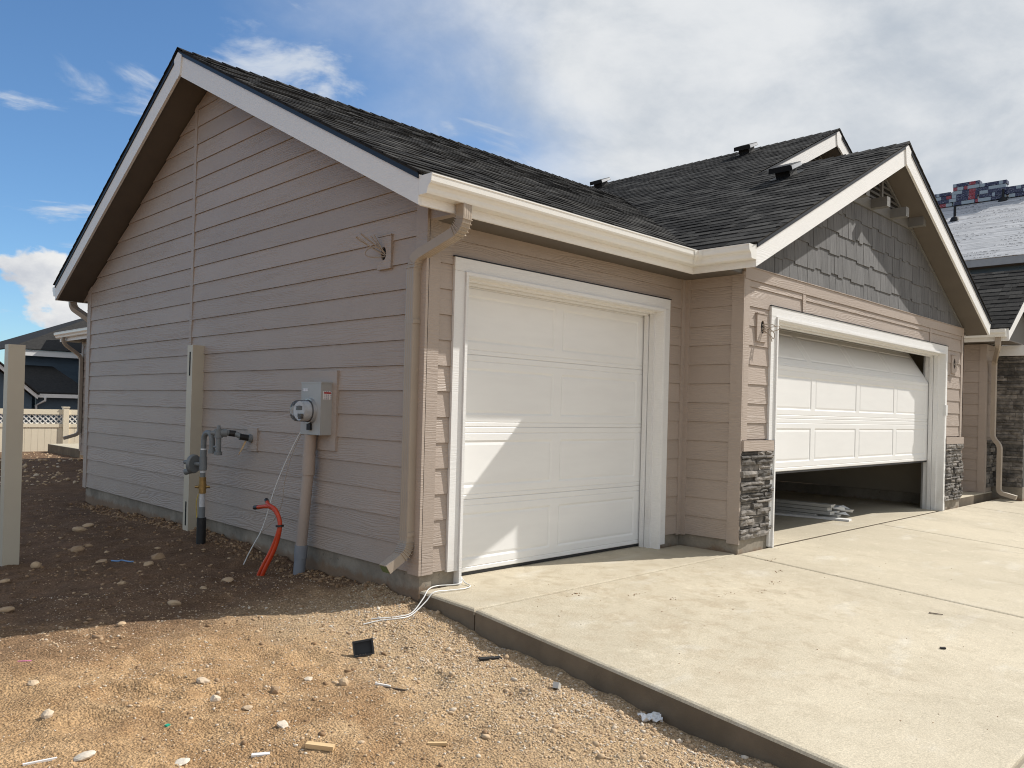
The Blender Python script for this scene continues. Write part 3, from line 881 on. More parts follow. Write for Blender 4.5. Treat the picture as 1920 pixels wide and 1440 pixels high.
poly = clip(clip([(XE, gz1 + 0.002), (XE2, gz1 + 0.002), (XE2, 3.712), (XE, 3.712)], *rakeL), *rakeR)
bf.board(poly, 'band_board', 'gray_wood', gable, 0.028, 0)
# inner frieze strips along the rakes
for cl, s in ((rakeL, 1), (rakeR, -1)):
    n_, m_ = cl[0], cl[2]
    poly = [(XE, 2.556), (XE2, 2.556), (XE2, 4.6), (XE, 4.6)]
    poly = clip(poly, *cl); poly = clip(poly, -cl[0], -1.0, -(m_ - 0.035))
    poly = clip(poly, s, 0.0, s * XR2)
    bf.board(poly, 'rake_frieze', 'gray_wood', gable, 0.022, 0)

def louver(wall, xc, zbot, ztop_clipL, ztop_clipR, parent, n):
    b = MB()
    poly = clip(clip([(xc - 1.6, zbot), (xc + 1.6, zbot), (xc + 1.6, 9), (xc - 1.6, 9)], *ztop_clipL), *ztop_clipR)
    b.prism([wall.p(u, z, 0.001) for u, z in poly], tuple(wall.n * 0.004))
    b.build('louver_backing', M['void'], parent)
    for k in range(n):
        z = zbot + 0.012 + k * 0.062
        poly = clip(clip([(xc - 1.5, z), (xc + 1.5, z), (xc + 1.5, z + 0.036), (xc - 1.5, z + 0.036)], *ztop_clipL), *ztop_clipR)
        for sd_ in (1, -1):
            q = clip(poly, sd_, 0, sd_ * xc - 0.022)
            if len(q) >= 3 and abs(max(p_[0] for p_ in q) - min(p_[0] for p_ in q)) > 0.05:
                b = MB()
                fr = [wall.p(u, zz, 0.030 - 0.020 * (zz - z) / 0.036) for u, zz in q]
                bk = [wall.p(u, zz, 0.020 - 0.020 * (zz - z) / 0.036) for u, zz in q]
                m_ = len(q)
                b.add(fr + bk, [tuple(range(m_)), tuple(range(2 * m_ - 1, m_ - 1, -1))] + [(i, (i + 1) % m_, (i + 1) % m_ + m_, i + m_) for i in range(m_)], random.random())
                b.build('louver_slat', M['louver'], parent)
    wall.flat(xc - 0.022, zbot + 0.001, xc + 0.022, zbot + 0.062 * n, 0.040, 'mullion', 'gray_wood', parent)
in_l = (rakeL[0], 1.0, rakeL[2] - 0.05); in_r = (rakeR[0], 1.0, rakeR[2] - 0.05)
louver(bf, XR2, 3.713, in_l, in_r, gable, 5)
for k in range(4):
    bx = 5.215 + k * 0.583
    b = MB(); b.box((bx, -D - 0.028, 3.600), (bx + 0.092, -D - 0.205, 3.708), random.random())
    b.build('beam', M['gray_wood'], gable)

casing(bf, BX0, BX1, BZ, (ZCAP, 0.005))
wa = bs
# lower part of the left casing runs beside the stone to the slab
bf.flat(BX0 + 0.050, 0.012, BX0 + 0.092, ZCAP - 0.002, 0.028, 'casing_return', 'white_trim', bay_front)

# double door, half raised
dd = bpy.data.objects.new('garage_door', None); COL.objects.link(dd); dd.parent = house
dd['label'] = 'white double garage door raised partway'
eu0, eu1 = BX0 + 0.092 + 0.026, BX1 - 0.092 - 0.030
ZB = 0.676
fr2 = lambda u, z, o: bf.p(u, z, -RD + o)
for k in range(2):
    door_section(eu0, eu1, ZB + k * S3, ZB + (k + 1) * S3 - 0.0012, 4, fr2, dd, bf)
ztilt = ZB + 2 * S3
ct, st = math.cos(math.radians(33)), math.sin(math.radians(33))
def fr3(u, z, o):
    h = z - ztilt
    return bf.p(u, ztilt + h * ct + o * st * 0.0, -RD + o - h * st)
door_section(eu0, eu1, ztilt, ztilt + S3 - 0.0012, 4, fr3, dd, bf)
zh4 = ztilt + S3 * ct; oy = S3 * st
c4, s4 = math.cos(math.radians(88)), math.sin(math.radians(88))
fr4 = lambda u, z, o: bf.p(u, zh4 + (z - zh4) * c4 + o * s4, -RD - oy - (z - zh4) * s4 + o * c4)
door_section(eu0, eu1, zh4, zh4 + S3 - 0.003, 4, fr4, dd, bf)
b = MB(); b.box((eu0, -D + RD + 0.004, ZB - 0.022), (eu1, -D + RD + 0.044, ZB - 0.001)); b.build('bottom_seal', M['rubber'], dd)
for ux in (eu0 - 0.02, eu1 + 0.008):
    b = MB(); b.box((ux, -D + RD + 0.05, 0.0), (ux + 0.012, -D + RD + 0.075, 2.2)); b.build('track', M['lead'], dd)

# garage interior
b = MB()
b.box((X3 - 0.14, -D + 0.102, 0.16), (X3 - 0.12, 6.5, 2.44))
b.box((3.2, 6.5, 0.0), (X3 - 0.12, 6.52, 2.44)); b.box((3.16, -D + 0.102, 0.0), (3.18, 6.5, 2.44))
iw = b.build('interior_wall', M['drywall'], house)
b = MB(); b.box((X3 - 0.16, -D + 0.102, -0.02), (X3 - 0.13, 6.5, 0.158)); b.build('stem_wall', M['foundation'], house)
b = MB(); b.box((3.16, -D + 0.102, 2.445), (X3 - 0.12, 6.5, 2.46)); b.build('garage_ceiling', M['drywall'], house)
gfl = slab([(BX0 + 0.08, -D + 0.004), (BX1 - 0.08, -D + 0.004), (BX1 - 0.08, -D + 0.10), (X3 - 0.165, -D + 0.103), (X3 - 0.165, 6.49), (3.19, 6.49), (3.19, -D + 0.103), (BX0 + 0.08, -D + 0.10)], 'garage_floor', zf=lambda x, y: 0.006, depth=0.3, parent=house, inset=0.0, bev=0.006)

# ---- stone veneer
def stones(wall, u0, u1, z0, z1, label=None, rowh=(0.024, 0.062), widths=(0.12, 0.42), depth=(0.018, 0.060), ends=True):
    b = MB(); b.prism([wall.p(u, z, -0.02) for u, z in [(u0, z0), (u1, z0), (u1, z1), (u0, z1)]], tuple(wall.n * 0.034))
    root = b.build('stone_veneer', M['mortar'], house)
    z = z0 + 0.002
    while z < z1 - 0.015:
        h = random.uniform(*rowh)
        if z + h > z1 - 0.02: h = z1 - z
        u = u0 - random.uniform(-0.002, 0.012)
        while u < u1 - 0.01:
            wdt = random.uniform(*widths)
            if u + wdt > u1 - 0.05: wdt = u1 - u + random.uniform(-0.004, 0.012)
            dep = random.uniform(*depth)
            nu = max(2, min(5, int(wdt / 0.06) + 1)); nz = 2
            gap = 0.0025
            b = MB(); v = []; f = []
            for j in range(nz + 1):
                for i in range(nu + 1):
                    uu = u + gap + (wdt - 2 * gap) * i / nu; zz = z + gap + (h - 2 * gap) * j / nz
                    edge = (i in (0, nu)) or (j in (0, nz))
                    d = dep + random.uniform(-0.007, 0.007) - (0.009 if edge else 0.0)
                    v.append(wall.p(uu + (0 if i in (0, nu) else random.uniform(-0.008, 0.008)), zz + random.uniform(-0.002, 0.002), max(0.015, d)))
            nn = nu + 1
            for j in range(nz):
                for i in range(nu):
                    a = j * nn + i
                    f += [(a, a + 1, a + nn + 1), (a, a + nn + 1, a + nn)] if random.random() < .5 else [(a, a + 1, a + nn), (a + 1, a + nn + 1, a + nn)]
            o = len(v)
            v += [wall.p(u + gap, z + gap, 0.0), wall.p(u + wdt - gap, z + gap, 0.0), wall.p(u + wdt - gap, z + h - gap, 0.0), wall.p(u + gap, z + h - gap, 0.0)]
            f += [tuple([o + 1, o] + list(range(nn))), tuple([o + 3, o + 2] + [nz * nn + i for i in range(nn - 1, -1, -1)]),
                  tuple([o, o + 3] + [j * nn for j in range(nz, -1, -1)]), tuple([o + 2, o + 1] + [j * nn + nu for j in range(nz + 1)])]
            b.add(v, f, random.random())
            b.build('stone', M['stone'], root)
            u += wdt
        z += h
    return root
stones(bf, X2 - 0.005, BX0 + 0.078, 0.118, ZSTONE)
stones(bf, BX1 + 0.004, X3 + 0.03, 0.118, ZSTONE)
bf.flat(X2 + 0.0, ZSTONE + 0.002, BX0 + 0.085, ZCAP - 0.004, 0.042, 'stone_cap', 'trim_tan', bay_front)
bf.flat(BX1 + 0.003, ZSTONE + 0.002, X3 + 0.035, ZCAP - 0.004, 0.042, 'stone_cap', 'trim_tan', bay_front)

# ---- foundation
def fbox(a, c):
    MB().box(a, c).build('foundation', M['foundation'], house)
fbox((0.012, 0.012, -0.5), (0.12, LW - 0.01, ZS + 0.01))
fbox((0.121, 0.012, -0.5), (CX0 + 0.10, 0.12, ZS + 0.01))
fbox((CX1 - 0.10, 0.012, -0.2), (X2 + 0.1, 0.12, ZS + 0.01))
fbox((X2 + 0.010, -D + 0.06, -0.2), (X2 + 0.12, 0.011, ZS + 0.01))
fbox((X2 + 0.002, -D - 0.004, -0.2), (BX0 + 0.05, -D + 0.059, ZS + 0.006))
fbox((BX1 - 0.05, -D - 0.004, -0.2), (X3 + 0.01, -D + 0.10, ZS + 0.006))
fbox((X3 - 0.12, -D + 0.101, -0.2), (X3 - 0.005, 1.2, ZS + 0.006))
# right side wall of the bay (its end is all the photograph shows)
rs = Wall((X3, -D, 0), (0, 1, 0), (1, 0, 0))
b = MB(); b.prism([rs.p(u, z, -0.10) for u, z in [(0, ZS), (2.0, ZS), (2.0, 2.5), (0, 2.5)]], (0.095, 0, 0))
rsw = b.build('bay_side_wall', M['trim_tan'], house)
rs.courses(0.10, 1.9, ZS, 2.45, rsw)
rs.flat(-0.02, ZS, 0.10, 2.45, 0.020, 'corner_board', 'trim_tan', rsw)

# ---- roofs --------------------------------------------------------------
rows_shingle = []         # (area in view, verts, faces, tone, part)
camloc = Vector(cam.location)
def roof_plane(name, O, U, V, region, u_rng, vmax, clips_fn, deck=True, shingles=True, exposure=0.143, deck_poly=None, parent=house, ridge_out=None):
    """O eave corner (point on the fascia top line), U along the eave, V up the slope (unit)"""
    O = Vector(O); U = Vector(U); V = Vector(V); N = U.cross(V).normalized()
    if N.z < 0: N = -N
    pt = lambda u, v, h: O + U * u + V * v + N * h
    b = MB()
    b.prism([pt(u, v, 0.016) for u, v in deck_poly], tuple(N * -0.014))
    part = b.build('roof', M['shingle'], parent)
    i = 0
    while i * exposure - 0.02 < vmax:
        v0 = i * exposure - 0.022; v1 = v0 + exposure + 0.012
        cl = clips_fn(v0 + exposure / 2)
        u = u_rng[0] + (i * 0.137) % 0.3 - 0.3
        while u < u_rng[1]:
            wd = random.choice((0.10, 0.14, 0.18, 0.23, 0.30))
            poly = [(u, v0), (u + wd - 0.003, v0), (u + wd - 0.003, min(v1, vmax + 0.01)), (u, min(v1, vmax + 0.01))]
            u += wd
            for c in cl:
                poly = clip(poly, *c)
                if len(poly) < 3: break
            if len(poly) < 3: continue
            th = random.choice((0.0045, 0.0065, 0.0090))
            jit = random.uniform(-0.0015, 0.0015)
            top = [pt(p_[0], p_[1], 0.017 + th * (1 - (p_[1] - v0) / (v1 - v0)) + 0.004 + jit * 0.5) for p_ in poly]
            bot = [pt(p_[0], p_[1], 0.0165) for p_ in poly]
            n = len(poly)
            f = [tuple(range(n))] + [(k, k + n, (k + 1) % n + n, (k + 1) % n) for k in range(n)]
            c = (top[0] + top[min(2, n - 1)]) / 2
            area = 0.0
            for k in range(1, n - 1): area += (top[k] - top[0]).cross(top[k + 1] - top[0]).length / 2
            dv = camloc - c; dist = dv.length
            seen = max(0.0, N.dot(dv) / dist) * area / dist ** 2
            rows_shingle.append((seen, top + bot, f, min(1, max(0, random.gauss(0.45, 0.27))), part))
        i += 1
    return part
sV = 1 / math.sqrt(5.0)
upA = (0, 2 * sV, 1 * sV); upB = (0, -2 * sV, sV); upC = (2 * sV, 0, sV); upD = (-2 * sV, 0, sV)
LA = (YR + E1) / (2 * sV)
xL = -OV - 0.022
# wing front slope: u = x, v up; valley x = y + (XE + E1)
KV = XE + E1
yv = lambda v: -E1 + v * 2 * sV
roofA = roof_plane('roof', (0, -E1, ZT), (1, 0, 0), upA, None, (xL, KV + YR + 0.2), LA,
    lambda v: [(-1, 0, -xL), (1, -2 * sV, KV - E1 + 0.03)], deck_poly=[(xL + 0.01, 0.005), (XE + 0.01, 0.005), (KV + YR, LA - 0.002), (xL + 0.01, LA - 0.002)])
roofB = roof_plane('roof', (0, YB, ZT), (1, 0, 0), upB, None, (xL, 1.2), LA,
    lambda v: [(-1, 0, -xL), (1, 0, 1.0)], deck_poly=[(xL + 0.01, 0.005), (XE + 0.01, 0.005), (KV + YR, LA - 0.002), (xL + 0.01, LA - 0.002)])
# left slope of bay and main roof: u = y, v up from the eave at XE
LC2 = (XR2 - XE) / (2 * sV); LC3 = (XR3 - XE) / (2 * sV)
YEND = 12.0
xv = lambda v: XE + v * 2 * sV
def clipsC(v):
    x = xv(v); c = []
    c.append((-1, 0, 0.932 if x <= XR2 else -(Y3 - 0.022)))
    if x < KV + YR: c.append((1, -2 * sV, XE - KV + 0.01))
    return c
yf0 = YF - 0.022
roofC = roof_plane('roof', (XE, 0, ZT), (0, 1, 0), upC, None, (yf0, YEND), LC3, clipsC,
    deck_poly=[(yf0 + .01, 0.005), (-E1, 0.005), (YR, (KV + YR - XE) / (2 * sV)), (YEND, (KV + YR - XE) / (2 * sV)), (YEND, LC3 - 0.002), (Y3 - 0.01, LC3 - 0.002), (Y3 - 0.01, LC2 - 0.001), (yf0 + .01, LC2 - 0.001)])
b = MB(); V3 = Vector(upC)
b.prism([Vector((XE, 0, ZT)) + Vector((0, u, 0)) + V3 * v + Vector((0, 0, 0.004)) for u, v in
    [(YB, 0.005), (YEND, 0.005), (YEND, (KV + YR - XE) / (2 * sV) - 0.002), (YR, (KV + YR - XE) / (2 * sV) - 0.002)]], (0, 0, -0.014))
b.build('roof', M['shingle'], house)
LD = (XE2 - XR2) / (2 * sV)
roofD = roof_plane('roof', (XE2, 0, ZT), (0, 1, 0), upD, None, (yf0, 0.6), LD,
    lambda v: [(-1, 0, -yf0), (1, 0, 0.5)], deck_poly=[(yf0 + .01, 0.005), (1.3, 0.005), (1.3, LD - 0.002), (yf0 + .01, LD - 0.002)])
XE3 = 2 * XR3 - XE; LE = LC3
roofE = roof_plane('roof', (XE3, 0, ZT), (0, 1, 0), upD, None, (Y3 - 0.022, 2.6), LE,
    lambda v: [(-1, 0, -(Y3 - 0.022)), (1, 0, 2.4)], deck_poly=[(Y3 - 0.012, 0.005), (YEND, 0.005), (YEND, LE - 0.002), (Y3 - 0.012, LE - 0.002)])
# entry roof, steeper, right of the bay
EX, ES, EYF = 10.43, 0.66, -0.92
sE = 1 / math.sqrt(1 + ES * ES)
XRE = 12.15
LEn = (XRE - EX) / sE
roofF = roof_plane('roof', (EX, 0, ZT), (0, 1, 0), (sE, 0, ES * sE), None, (EYF - 0.02, 4.2), LEn,
    lambda v: [(-1, 0, -(EYF - 0.02)), (1, 0, 4.0)], deck_poly=[(EYF - .01, 0.005), (4.2, 0.005), (4.2, LEn - 0.002), (EYF - .01, LEn - 0.002)])
b = MB(); b.prism([(XRE, EYF - .02, ZT + ES * (XRE - EX)), (2 * XRE - EX, EYF - .02, ZT), (2 * XRE - EX, 4.2, ZT), (XRE, 4.2, ZT + ES * (XRE - EX))], (0, 0, 0.02))
b.build('roof', M['shingle'], house)

# the 300 shingles that show largest are objects of their own, the rest of each slope is one mesh
order = sorted(range(len(rows_shingle)), key=lambda k: -rows_shingle[k][0])
single = set(order[:300])
rest = {}
for k, (s_, v, f, tn, part) in enumerate(rows_shingle):
    if k in single:
        MB().add(v, f, tn).build('shingle', M['shingle'], part, fix=False)
    else:
        rest.setdefault(part, MB()).add(v, f, tn)
for part, mb in rest.items():
    mb.build('shingle', M['shingle'], part, kind='stuff', fix=False)

def ridge_caps(p0, p1, n_side_a, n_side_b, parent, step=0.145):
    P0, P1 = Vector(p0), Vector(p1); L = (P1 - P0).length; d = (P1 - P0) / L
    A, B = Vector(n_side_a), Vector(n_side_b)
    mb = MB(); k = 0
    while k * step < L:
        a = P0 + d * (k * step); c = P0 + d * min(L, k * step + step + 0.03)
        h0, h1 = 0.034, 0.022
        w_ = 0.13
        v = [a + Vector((0, 0, h0 + .006)), a + A * w_ + Vector((0, 0, h0)), c + A * w_ + Vector((0, 0, h1)), c + Vector((0, 0, h1 + .006)),
             a + B * w_ + Vector((0, 0, h0)), c + B * w_ + Vector((0, 0, h1)),
             a + Vector((0, 0, 0.01)), a + A * w_ + Vector((0, 0, 0.012)), a + B * w_ + Vector((0, 0, 0.012))]
        mb.add(v, [(0, 1, 2, 3), (0, 3, 5, 4), (0, 6, 7, 1), (0, 4, 8, 6), (1, 7, 2), (4, 5, 8)], random.random())
        k += 1
    o = mb.build('ridge_cap', M['shingle'], parent, kind='stuff', fix=False)
    return o
dA = -Vector(upA); dB = -Vector(upB); dC = -Vector(upC); dD = -Vector(upD)
ZRW = ZT + slope * (YR + E1); ZR2 = ZT + slope * (XR2 - XE); ZR3 = ZT + slope * (XR3 - XE)
ridge_caps((xL, YR, ZRW), (KV + YR, YR, ZRW), dA, dB, roofA)
ridge_caps((XR2, yf0, ZR2), (XR2, Y3 - 0.03, ZR2), dC, dD, roofC)
ridge_caps((XR3, Y3 - 0.022, ZR3), (XR3, YEND, ZR3), dC, dD, roofC)

# ---- fascia, rake boards, soffits, drip edges
def part_box(a, c, name, mat, parent=house, tone=None):
    b = MB(); b.box(a, c, random.random() if tone is None else tone); return b.build(name, M[mat], parent)
part_box((-OV + 0.0255, -E1, ZF), (XE + 0.0, -E1 + 0.02, ZT - 0.004), 'fascia', 'white_trim')
part_box((XE, YF + 0.025, ZF), (XE + 0.02, -E1 + 0.02, ZT - 0.004), 'fascia', 'white_trim')
part_box((-OV + 0.0255, YB - 0.02, ZF), (XE, YB, ZT - 0.004), 'fascia', 'white_trim')
part_box((XE2 - 0.02, YF + 0.025, ZF), (XE2, 1.2, ZT - 0.004), 'fascia', 'white_trim')
# level soffits
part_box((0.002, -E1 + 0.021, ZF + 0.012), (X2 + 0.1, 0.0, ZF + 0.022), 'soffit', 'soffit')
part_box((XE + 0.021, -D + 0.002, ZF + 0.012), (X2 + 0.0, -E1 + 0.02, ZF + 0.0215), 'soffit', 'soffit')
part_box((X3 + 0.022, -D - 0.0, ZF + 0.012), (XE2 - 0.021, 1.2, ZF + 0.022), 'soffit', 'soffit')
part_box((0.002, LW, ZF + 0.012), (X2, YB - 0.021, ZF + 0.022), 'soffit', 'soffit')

def eave_return(pts, ext):
    b = MB(); b.prism(pts, ext, 0.5); return b.build('eave_return', M['trim_tan'], house)
dz_ = 0.207
eave_return([(0.0, -E1 + 0.022, ZF + 0.011), (0.0, -0.001, ZF + 0.011), (0.0, -0.001, ZT + slope * E1 - dz_)], (0.06, 0, 0))
eave_return([(0.0, YB - 0.022, ZF + 0.011), (0.0, LW + 0.021, ZF + 0.011), (0.0, LW + 0.021, ZT + slope * E1 - dz_)], (0.06, 0, 0))
def rake(axis, plane, e0, r, z_e, z_r, parent, thick=0.025, hgt=0.190, hgt_r=0.205, inward=1, mat='white_trim'):
    """rake board in the plane axis=plane from eave coordinate e0 to ridge r"""
    def P(c, z, o):
        return (plane + o * inward, c, z) if axis == 'x' else (c, plane + o * inward, z)
    b = MB()
    poly = [P(e0, z_e - 0.004, 0), P(r, z_r - 0.004, 0), P(r, z_r - hgt_r - 0.02, 0), P(e0, z_e - hgt, 0)]
    ext = (thick * inward, 0, 0) if axis == 'x' else (0, thick * inward, 0)
    b.prism(poly, ext, random.random())
    o = b.build('rake_board', M[mat], parent)
    # drip edge on top of it
    b = MB()
    q = [P(e0, z_e + 0.018, -0.010), P(r, z_r + 0.018, -0.010), P(r, z_r - 0.030, -0.010), P(e0, z_e - 0.030, -0.010)]
    b.prism(q, tuple(Vector(ext) * 0.39))
    b.build('drip_edge', M['drip'], parent)
    return o
def rake_soffit(axis, p0, p1, e0, r, z_e, z_r, parent, drop=0.195):
    b = MB()
    def P(pl, c, z): return (pl, c, z) if axis == 'x' else (c, pl, z)
    b.prism([P(p0, e0, z_e - drop), P(p1, e0, z_e - drop), P(p1, r, z_r - drop), P(p0, r, z_r - drop)], (0, 0, 0.01))
    return b.build('soffit', M['soffit'], parent)
def peak_plate(axis, plane, r, z_r, parent, inward=1, wid=0.085):
    """pendant plate that covers the joint at the peak"""
    def P(c, z): return (plane - 0.014 * inward, c, z) if axis == 'x' else (c, plane - 0.014 * inward, z)
    b = MB()
    poly = [P(r - wid, z_r - wid * slope - 0.016), P(r, z_r - 0.008), P(r + wid, z_r - wid * slope - 0.016), P(r + 0.050, z_r - 0.235), P(r, z_r - 0.265), P(r - 0.050, z_r - 0.235)]
    b.prism(poly, (0.0135 * inward, 0, 0) if axis == 'x' else (0, 0.0135 * inward, 0))
    return b.build('peak_plate', M['white_trim'], parent)
rake('x', -OV, -E1, YR, ZT, ZRW, house); rake('x', -OV, YB, YR, ZT, ZRW, house)
peak_plate('x', -OV, YR, ZRW, house)
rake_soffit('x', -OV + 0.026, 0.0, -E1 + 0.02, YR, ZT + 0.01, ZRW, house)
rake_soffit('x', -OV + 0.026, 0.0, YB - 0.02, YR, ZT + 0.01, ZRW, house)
rake('y', YF, XE, XR2, ZT, ZR2, house); rake('y', YF, XE2, XR2, ZT, ZR2, house)
peak_plate('y', YF, XR2, ZR2, house)
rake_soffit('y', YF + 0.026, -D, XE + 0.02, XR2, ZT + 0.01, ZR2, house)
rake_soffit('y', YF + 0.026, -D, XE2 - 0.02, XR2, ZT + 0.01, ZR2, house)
zup = lambda x: ZT + slope * (x - XE)
rake('y', Y3, 5.2, XR3, zup(5.2), ZR3, house); rake('y', Y3, XE3, XR3, ZT, ZR3, house)
peak_plate('y', Y3, XR3, ZR3, house)
rake_soffit('y', Y3 + 0.026, Y3 + 0.33, 4.0, XR3, zup(4.0), ZR3, house)
rake_soffit('y', Y3 + 0.026, Y3 + 0.33, XE3, XR3, ZT, ZR3, house)
# upper gable wall with its louver
ug = Wall((0, Y3 + 0.33, 0), (1, 0, 0), (0, -1, 0))
b = MB(); b.prism([ug.p(u, z, -0.002) for u, z in [(4.0, zup(4.0) - 0.2), (XR3, ZR3 - 0.2), (XE3 - 0.5, ZT + 0.05), (XE3 - 0.5, 2.4), (4.0, 2.4)]], (0, 0.05, 0))
ugw = b.build('upper_gable', M['gray_wood'], house)
louver(ug, XR3, 4.75, (-slope, 1.0, ZT - slope * XE - 0.27), (slope, 1.0, ZT + slope * XE3 - 0.27), ugw, 8)

# ---- gutters
GP = [(0, 0.0), (0.078, 0.0), (0.084, 0.012), (0.088, 0.034), (0.100, 0.050), (0.114, 0.058), (0.120, 0.070), (0.122, 0.104), (0.126, 0.108), (0.126, 0.116), (0.108, 0.116), (0.108, 0.108),
      (0.116, 0.104), (0.114, 0.073), (0.108, 0.064), (0.096, 0.056), (0.083, 0.038), (0.078, 0.008), (0.004, 0.008), (0.004, 0.112), (0, 0.112)]
GZ = 2.523
def gutter(ends, parent, horiz):
    """ends: two functions d -> point on the fascia line moved outward by d"""
    b = MB(); n = len(GP); v = []
    for e in ends:
        v += [Vector(e(d)) + Vector((0, 0, GZ + h)) for d, h in GP]
    f = [(k, (k + 1) % n, (k + 1) % n + n, k + n) for k in range(n)]
    b.add(v, f)
    return b.build('gutter', M['gutter'], parent)
def end_cap(e, dirv_, parent):
    b = MB()
    out = [(0, 0.0), (0.078, 0.0), (0.084, 0.012), (0.088, 0.034), (0.100, 0.050), (0.114, 0.058), (0.120, 0.070), (0.126, 0.116), (0, 0.116)]
    b.prism([Vector(e(d)) + Vector((0, 0, GZ + h)) for d, h in out], tuple(Vector(dirv_) * 0.004))
    return b.build('end_cap', M['gutter'], parent)
ga0 = lambda d: (-OV + 0.004, -E1 - 0.001 - d, 0); ga1 = lambda d: (XE - 0.001 - d, -E1 - 0.001 - d, 0)
gA = gutter((ga0, ga1), house, 0); end_cap(ga0, (-1, 0, 0), gA)
gb1 = lambda d: (XE - 0.001 - d, YF + 0.002, 0)
gB = gutter((ga1, gb1), house, 0); end_cap(gb1, (0, -1, 0), gB)
b = MB()                                                      # mitre strip at the inside corner
for dlt in (0.0,):
    v = []
    for sx, sy in ((0.045, 0.0), (0.0, 0.0), (0.0, -0.045)):
        v += [(XE - 0.002 - d - 0.0012 - (0.045 if sx else 0) , -E1 - 0.002 - d - 0.0012 + (sy), GZ + h) for d, h in [(0.082, -0.001), (0.089, 0.034), (0.115, 0.058), (0.1215, 0.070), (0.127, 0.115)]]
    f = [(r * 5 + k, r * 5 + k + 1, (r + 1) * 5 + k + 1, (r + 1) * 5 + k) for r in range(2) for k in range(4)]
    b.add(v, f)
b.build('corner_strip', M['gutter'], gA, fix=False)
gc0 = lambda d: (XE2 + 0.001 + d, YF + 0.03, 0); gc1 = lambda d: (XE2 + 0.001 + d, 1.1, 0)
gC = gutter((gc0, gc1), house, 0); end_cap(gc0, (0, -1, 0), gC)
gr0 = lambda d: (-OV + 0.004, YB + 0.001 + d, 0); gr1 = lambda d: (XE, YB + 0.001 + d, 0)
gR = gutter((gr0, gr1), house, 0); end_cap(gr0, (-1, 0, 0), gR)

# ---- downspouts: rectangular pipe swept along a path, ribbed
def rect_pipe(path, wdt, dep, side, name, parent, ribs=True, mat='downspout'):
    """path points; side = unit vector across the wide face"""
    P = [Vector(p) for p in path]; S = Vector(side)
    prof = []
    nr = 4
    for i in range(nr * 2 + 1):
        t_ = -wdt / 2 + wdt * i / (nr * 2); prof.append((t_, dep / 2 + (0.0025 if (i % 2 and ribs) else 0)))
    prof.append((wdt / 2 + (0.0), 0.0))
    for i in range(nr * 2 + 1):
        t_ = wdt / 2 - wdt * i / (nr * 2); prof.append((t_, -dep / 2 - (0.0025 if (i % 2 and ribs) else 0)))
    prof.append((-wdt / 2, 0.0))
    fr = []
    for i, p in enumerate(P):
        tg = (P[min(i + 1, len(P) - 1)] - P[max(i - 1, 0)]).normalized()
        B = tg.cross(S).normalized()
        fr.append((p, S, B))
    b = MB(); b.sweep(prof, fr)
    return b.build(name, M[mat], parent)
def elbow_path(p0, p1, p2, r=0.09, k=7):
    p0, p1, p2 = Vector(p0), Vector(p1), Vector(p2)
    a = p1 + (p0 - p1).normalized() * r; c = p1 + (p2 - p1).normalized() * r
    return [a * (1 - t) ** 2 + p1 * 2 * t * (1 - t) + c * t * t for t in [i / k for i in range(k + 1)]]
def crimp(pts, side, wdt, dep, parent, n=6):
    """folded ribs across a bend"""
    mb = MB(); S = Vector(side)
    P = [Vector(p) for p in pts]
    for i in range(1, len(P) - 1):
        tg = (P[i + 1] - P[i - 1]).normalized(); B = tg.cross(S)
        w2, d2 = wdt / 2 + 0.0065, dep / 2 + 0.0065
        ring = [P[i] + S * a * w2 + B * c * d2 for a, c in ((-1, -1), (1, -1), (1, 1), (-1, 1))]
        t2 = tg * 0.0026
        mb.hexa([q - t2 for q in ring] + [q + t2 for q in ring])
    return mb.build('elbow', M['downspout'], parent)

dsx = -0.050; dsy = 0.077
ot = (0.015, -E1 - 0.045, GZ)                     # outlet under the wing gutter
m1 = (0.015, -E1 - 0.045, 2.37); m2 = (dsx, dsy, 2.215); m3 = (dsx, dsy, 0.26); m4 = (dsx - 0.165, dsy + 0.01, 0.155)
Sdir = Vector((0.0, 1.0, 0.0))
diag = Vector(m2) - Vector(m1)
side1 = Vector((-diag.y, diag.x, 0)).normalized()
e1p = elbow_path(ot, m1, m2, 0.085); e2p = elbow_path(m1, m2, m3, 0.085); e3p = elbow_path(m2, m3, m4, 0.08)
down = rect_pipe([ot] + e1p + e2p[:5], 0.083, 0.062, side1, 'downspout', house)
crimp(e1p, side1, 0.083, 0.062, down); 
body = rect_pipe([e2p[3], e2p[5], e2p[-1], (dsx, dsy, 1.2)] + e3p + [m4], 0.083, 0.062, Sdir, 'downspout', house)
crimp(e2p[2:], Sdir, 0.083, 0.062, body); crimp(e3p, Sdir, 0.083, 0.062, body)
tg = (Vector(m4) - Vector(e3p[-1])).normalized(); Bv = tg.cross(Sdir)
b = MB(); cpt = Vector(m4) + tg * 0.001
b.prism([cpt + Sdir * a * 0.037 + Bv * c * 0.027 for a, c in ((-1, -1), (1, -1), (1, 1), (-1, 1))], tuple(tg * 0.002))
b.build('outlet', M['downspout_in'], body)
for zz in (1.78, 0.36):
    b = MB(); b.box((dsx - 0.033, dsy - 0.047, zz), (0.0, dsy + 0.047, zz + 0.028)); b.build('strap', M['downspout'], body)
